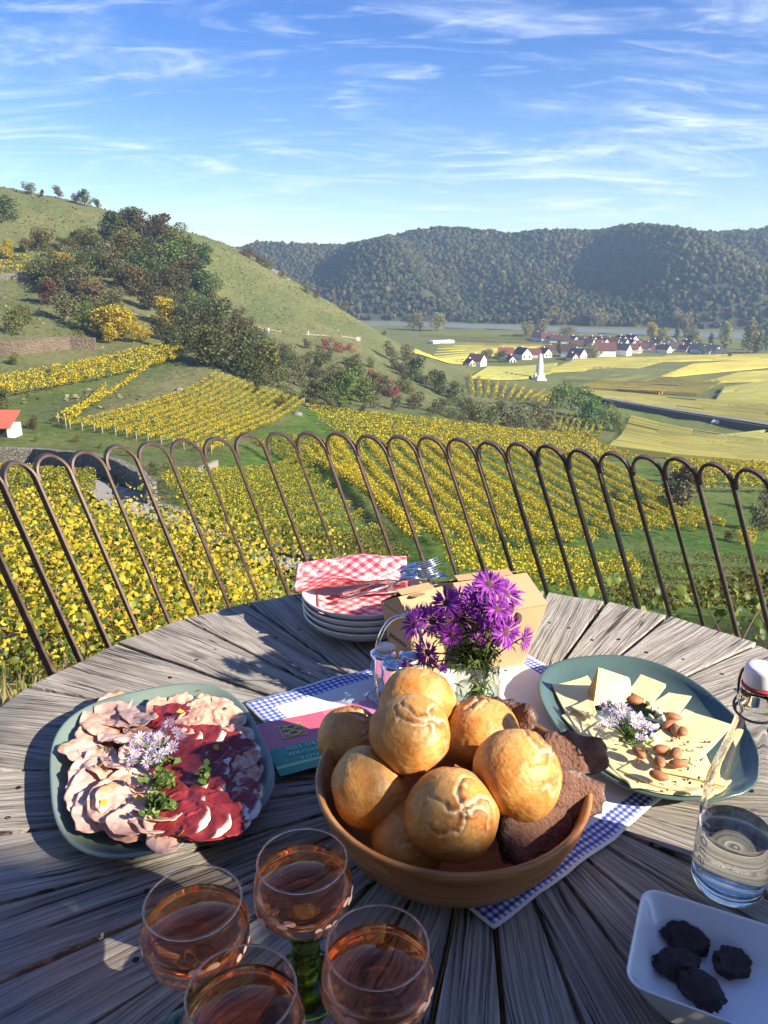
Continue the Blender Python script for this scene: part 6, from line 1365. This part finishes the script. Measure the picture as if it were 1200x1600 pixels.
# gold emblem: a frame with two rings and small corner marks
em = []
for (x0, x1, y0, y1) in [(.15, .35, .84, .865), (.15, .35, .60, .625), (.15, .163, .625, .84), (.337, .35, .625, .84)]: panel(x0, x1, y0, y1, pc['gold'], 'emblem_bar', .0006)
for yy in (.67, .79):
    V = []; F = []
    for k in range(20):
        a = 2 * pi * k / 20; x = W_ * .25; V += [(x + .0105 * cos(a), H_ * yy + .0075 * sin(a), .0019), (x + .0055 * cos(a), H_ * yy + .0032 * sin(a), .0019)]
    for k in range(20): F.append([2 * k, 2 * ((k + 1) % 20), 2 * ((k + 1) % 20) + 1, 2 * k + 1])
    add('emblem_ring', fmesh('emblem_ring', V, F, False, pc['gold']), None, br)
for (x0, x1, y0, y1) in [(.175, .195, .75, .815), (.195, .205, .77, .79), (.175, .195, .65, .71), (.305, .325, .75, .815), (.305, .325, .65, .71)]: panel(x0, x1, y0, y1, pc['gold'], 'emblem_mark', .0007)
for i, tx_ in enumerate(('AUS DER', 'WACHAU', 'VON')):
    fc = bpy.data.curves.new('lettering', 'FONT'); fc.body = tx_; fc.size = .0105; fc.align_x = 'CENTER'; fc.extrude = .0001; fc.space_character = 1.25; fc.materials.append(pc['ink'])
    o = bpy.data.objects.new('lettering', fc); COL.objects.link(o); o.parent = br; o.location = (W_ * .27, H_ * (.375 - .105 * i), .0022)

# ------------------------------------------------------------------ wine glasses
m_gl = thin_glass('wine_glass', (.98, .94, .90), 0, 1.45, .05); m_rimg = solid_glass('rim_glass', (.98, .97, .95), 0, 1.5); m_gg = solid_glass('green_stem_glass', (.42, .50, .06), .02, 1.46)
m = Mat('rose_wine'); tl_ = m.n('ShaderNodeBsdfTranslucent'); tl_.inputs[0].default_value = (1.0, .36, .08, 1); m_wine = m.done(m.shader_mix(.03, m.bsdf((.97, .38, .15), 0, Transmission_Weight=1.0, IOR=1.34), tl_.outputs[0]))
m = Mat('etched_frost'); m_etch = m.done(m.shader_mix(.55, m.n('ShaderNodeBsdfTransparent').outputs[0], m.bsdf((.90, .62, .52), .55)))
ZS = [.073, .0762, .0811, .0875, .0956, .1044, .1149, .1246, .1338, .1405]
bowl_r = lambda z: np.interp(z, ZS, [0, .014, .0262, .0352, .0414, .0438, .0434, .0420, .0400, .0390])
def glass(x, y, label, lev=.117, rz=0):
    g = empty('wine_glass', (x, y, TT + .0012), rz, label, 'wine glass', 'glasses of rose wine with green stems')
    zs = ZS
    prof = [(bowl_r(z), z) for z in zs] + [(.0386, .1414), (.0382, .1412), (.0381, .1405)]
    gb = add('bowl', lathe('glass_bowl', prof, 56, m_gl), None, g)
    add('rim', tube('rim', [(.0386 * cos(q), .0386 * sin(q), .1410) for q in np.linspace(0, 2 * pi, 57)], .00085, 8, m_rimg, True, False), None, gb)
    wp_ = [(0, .0735), (.0120, .0762)] + [(bowl_r(z) - .0006, z) for z in ZS[2:] if z < lev] + [(bowl_r(lev) - .0006, lev), (0, lev)]
    add('wine', lathe('wine', wp_, 56, m_wine), None, g)
    st_ = [(0, .004), (.010, .006), (.0112, .012), (.0100, .016), (.0128, .019), (.0138, .022), (.0128, .025), (.0102, .0275), (.0128, .030), (.0138, .033), (.0128, .036), (.0102, .0385), (.0126, .041), (.0134, .044), (.0124, .047), (.0102, .050), (.0130, .0545), (.0150, .0575), (0, .0578)]
    st_ = [(r, z if z < .012 else .012 + (z - .012) * 1.335) for r, z in st_]
    add('stem', lathe('stem', st_, 40, m_gg), None, g)
    add('foot', lathe('foot', [(0, 0), (.036, 0), (.0375, .0012), (.036, .0024), (.026, .0045), (.016, .0075), (.0112, .0115), (0, .0118)], 48, m_gg), None, g)
    # etched grapes and leaves round the bowl
    V, F = [], []
    for k in range(4):
        a0 = k * pi / 2 + .4
        for q in range(9):
            aa = a0 + (q % 3 - 1) * .17 + rng.normal(0, .03); z = .1035 - (q // 3) * .0060; r = bowl_r(z) + .0004; n = Vector((cos(aa), sin(aa), -.1 if z > .1 else -.4)).normalized(); t = n.orthogonal().normalized(); b = n.cross(t); c = Vector((r * cos(aa), r * sin(aa), z)); o = len(V)
            for s in range(9): V.append(tuple(c + (t * cos(s * .698) + b * sin(s * .698)) * .0033))
            F.append(list(range(o, o + 9)))
        for q in range(3):
            aa = a0 + .5 + q * .16; z = .114 - .004 * (q % 2); r = bowl_r(z) + .0004; n = Vector((cos(aa), sin(aa), 0)); t = Vector((-sin(aa), cos(aa), 0)); o = len(V); c = Vector((r * cos(aa), r * sin(aa), z))
            for s in range(10): V.append(tuple(c + t * .0055 * cos(s * .628) + Vector((0, 0, .0030 * sin(s * .628)))))
            F.append(list(range(o, o + 10)))
    add('etched_grapes', fmesh('etched_grapes', V, F, False, m_etch), None, g)
    return g
for px, py, lb, rz in [(472, 1344, 'full wine glass standing nearest the bread bowl', .2), (301.5, 1409, 'leftmost wine glass of rose wine below the ham platter', .9), (590, 1478, 'rightmost wine glass of rose wine in front', 1.5), (377, 1549, 'nearest wine glass cut off by the bottom edge', 2.1)]:
    p = T(px, py, TT + .1412); glass(p.x, p.y, lb, .1185 if px != 472 else .121, rz)

# ------------------------------------------------------------------ swing top bottle
m_bot = solid_glass('bottle_glass', (.985, .995, .985), 0, 1.46)
BTX, BTY = .367, .664; bo = empty('water_bottle', (BTX, BTY, TT + .001), 0, 'clear swing top glass bottle half full of water', 'bottle')
bz = [0, .004, .012, .030, .060, .090, .112, .130, .148, .166, .184, .200, .214, .221, .224, .228, .236, .240]; brd = [.030, .0345, .0372, .0376, .0376, .0374, .0366, .0345, .0308, .0262, .0216, .0184, .0166, .0170, .0186, .0178, .0166, .0166]
def flute(x, y, z, a, i):
    f = 1 + .012 * cos(a * 12) * min(1, max(0, (z - .115) / .04)) * max(0, 1 - (z - .115) / .11); return x * f, y * f, z
prof = [(0, .003), (.022, .0025)] + list(zip(brd, bz)) + [(.0150, .2405), (.0128, .238)] + [(r - .0026, z) for r, z in list(zip(brd, bz))[::-1][2:-2] if z < .215] + [(.026, .0085), (0, .011)]
add('glass', lathe('bottle_glass', prof, 72, m_bot, True, flute), None, bo)
wl_ = .076; wi = [(0, .0105), (.0255, .0080), (.0325, .0115), (.0347, .016), (.03515, .030), (.03515, wl_ - .001), (.0350, wl_), (0, wl_)]
add('water', lathe('bottle_water', wi, 64, solid_glass('bottle_water', (.955, .97, .92), 0, 1.335)), None, bo)
m_porc = plain('white_stopper', (.80, .79, .78), .25, .03, 40); add('stopper', lathe('stopper', [(0, .244), (.0152, .244), (.0158, .246), (.0160, .259), (.0150, .2625), (.012, .264), (0, .2645)], 40, m_porc), None, bo); add('gasket', lathe('gasket', [(.0125, .2408), (.0166, .2408), (.0170, .2424), (.0164, .2438), (.0125, .2438)], 40, plain('red_rubber', (.40, .02, .03), .5, .1, 60)), None, bo)
m_wire = plain('dark_wire', (.10, .10, .105), .35, .1, 100, Metallic=.9)
wpth = [(.0205 * cos(a), .0205 * sin(a), .2185 - .006 * cos(a + 2.2)) for a in np.linspace(0, 2 * pi, 40)]; wire = add('wire', tube('wire', wpth, .0013, 8, m_wire), None, bo)
da = radians(-72); ds = radians(108)
for aa in (da, ds):
    o = Vector((cos(aa), sin(aa), 0)); tt = Vector((-sin(aa), cos(aa), 0))
    add('wire_arm', tube('wire_arm', smooth_path([o * .0205 + Vector((0, 0, .207)), o * .0230 + tt * .002 + Vector((0, 0, .222)), o * .0222 + tt * .004 + Vector((0, 0, .240)), o * .0190 + tt * .003 + Vector((0, 0, .252)), o * .0120 + Vector((0, 0, .2535))]), .0014, 8, m_wire), None, wire)
    add('wire_loop', tube('wire_loop', [o * .0222 + tt * (.0042 * cos(q)) + Vector((0, 0, .2065 + .0042 * sin(q))) for q in np.linspace(0, 2 * pi, 20)], .0014, 8, m_wire), None, wire)
m = Mat('embossed_glass_text'); m_emb = m.done(m.shader_mix(.6, m.n('ShaderNodeBsdfTransparent').outputs[0], m.bsdf((.75, .77, .75), .25)))
for i, ch in enumerate('uenoarl'):
    fc = bpy.data.curves.new('lettering', 'FONT'); fc.body = ch; fc.size = .020; fc.align_x = 'CENTER'; fc.extrude = .0003; fc.shear = .2; fc.materials.append(m_emb)
    o = bpy.data.objects.new('lettering', fc); COL.objects.link(o); o.parent = bo; aa = radians(-158); z = .030 + .0118 * i
    r = np.interp(z, bz, brd) + .0004; o.matrix_local = Matrix.Translation(Vector((r * cos(aa), r * sin(aa), z))) @ Matrix.Rotation(aa + pi / 2, 4, 'Z') @ Matrix.Rotation(pi / 2, 4, 'X') @ Matrix.Rotation(pi / 2, 4, 'Z')

# ------------------------------------------------------------------ white dish with chocolates
m_dish = plain('white_porcelain', (.80, .80, .80), .12, .02, 10, Coat_Weight=.5, Coat_Roughness=.03)
zd_ = TT + .046; A = T(1004, 1384, zd_); B_ = T(1250, 1462, zd_); Dd = T(966, 1520, zd_); exn = (B_ - A).normalized(); eyn = Vector((exn.y, -exn.x, 0)); Wd = .185; Hd = abs((Dd - A).dot(eyn)) + .010
cdish = A + exn * Wd / 2 + eyn * Hd / 2; rzd = atan2(exn.y, exn.x)
def rrect(w, h, r, z, n=6):
    out = []
    for k, (sx_, sy_) in enumerate(((1, 1), (-1, 1), (-1, -1), (1, -1))):
        for q in range(n + 1): a = k * pi / 2 + q * pi / 2 / n; out.append((sx_ * (w / 2 - r) + r * cos(a), sy_ * (h / 2 - r) + r * sin(a), z))
    return out
lv = [(.70, .66, .02, 0.0), (.74, .70, .02, .002), (.76, .72, .02, .006), (.90, .88, .020, .026), (.985, .98, .018, .0435), (1.0, 1.0, .018, .0455), (.995, .993, .018, .0468), (.975, .966, .017, .0465), (.95, .935, .017, .043), (.86, .83, .02, .024), (.74, .69, .024, .0105), (.66, .60, .022, .0075)]
V = []; F = []
for a, b, r, z in lv: V += rrect(Wd * a, Hd * b, r, z)
n_ = 28
for l in range(len(lv) - 1):
    for k in range(n_): F.append([n_ * l + k, n_ * l + (k + 1) % n_, n_ * l + n_ + (k + 1) % n_, n_ * l + n_ + k])
F += [list(range(n_))[::-1], list(range(n_ * (len(lv) - 1), n_ * len(lv)))]
dish = add('dish', fmesh('dish', V, F, True, m_dish), None, None, (cdish.x, cdish.y, TT + .001), (0, 0, rzd)); tag(dish, 'white rectangular porcelain dish with four chocolates', 'dish')
sub = dish.modifiers.new('sub', 'SUBSURF'); sub.levels = 1; sub.render_levels = 1
m_choc = plain('dark_chocolate', (.028, .011, .007), .38, .5, 90, .9, .002)
def choc(px, py, rz, seed, label, s=1.0, tl=(.2, .1)):
    s *= .80
    bm = bmesh.new(); bmesh.ops.create_icosphere(bm, subdivisions=4, radius=1)
    for v in bm.verts:
        d = v.co.copy(); top = max(0, d.z); edge_ = 1 + .26 * nz3(d, 2.2, seed) + .16 * nz3(d, 5, seed) * (1 if d.z > -.1 else .2)
        v.co = Vector((d.x * .026, d.y * .017, d.z * .012 if d.z > 0 else d.z * .010)) * edge_ * s; v.co.z -= .010 * s * top * max(0, .8 - (d.x * d.x + d.y * d.y)) * (1 if seed % 2 else .2)
    return tag(add('chocolate', bm_mesh('chocolate', bm, True, m_choc), None, None, T(px, py, TT + .020), (tl[0], tl[1], rz)), label, 'chocolate', 'dark chocolates in the white dish')
choc(1072, 1468, -.5, 3, 'dark chocolate farthest back in the white dish', 1.0, (.5, .1)); choc(1056, 1506, -.1, 6, 'dark chocolate at the left of the white dish', 1.0, (.35, -.1)); choc(1143, 1504, .3, 9, 'dark scooped chocolate shell at the right of the white dish', 1.0, (.45, .2)); choc(1094, 1546, -.9, 12, 'dark chocolate nearest the front of the white dish', 1.0, (.5, 0))

# ------------------------------------------------------------------ lettering as mesh; ordinal places for look-alikes
deps = bpy.context.evaluated_depsgraph_get()
for o in [o for o in scene.objects if o.type == 'FONT']:
    me = bpy.data.meshes.new_from_object(o.evaluated_get(deps)); n = bpy.data.objects.new('lettering', me); COL.objects.link(n)
    n.parent = o.parent; n.matrix_local = o.matrix_local.copy(); bpy.data.objects.remove(o)
ORD = 'first second third fourth fifth sixth seventh eighth ninth tenth eleventh twelfth thirteenth fourteenth fifteenth sixteenth seventeenth eighteenth nineteenth twentieth twenty-first twenty-second twenty-third twenty-fourth twenty-fifth twenty-sixth twenty-seventh twenty-eighth twenty-ninth thirtieth thirty-first thirty-second thirty-third thirty-fourth thirty-fifth thirty-sixth thirty-seventh thirty-eighth'.split()
def pix(p):
    z = p.y * cos(TH) - (p.z - CZ) * sin(TH); return 600 + FPX * p.x / z, 800 + FPX * (-p.y * sin(TH) - (p.z - CZ) * cos(TH)) / z
by = {}
for o in scene.objects:
    if o.parent is None and 'label' in o and o.get('category') not in ('crumb', 'spice', 'petal'): by.setdefault(o['label'], []).append(o)
for lab, L in by.items():
    if 2 <= len(L) <= len(ORD) and len(lab.split()) <= 12:
        P = [(pix(o.location), o) for o in L]; xs = [p[0][0] for p in P]; ys = [p[0][1] for p in P]
        vert = (max(ys) - min(ys)) > 1.3 * (max(xs) - min(xs)); P.sort(key=lambda q: q[0][1] if vert else q[0][0])
        for i, (_, o) in enumerate(P): o['label'] = '%s from the %s, %s' % (ORD[i], 'top' if vert else 'left', lab)
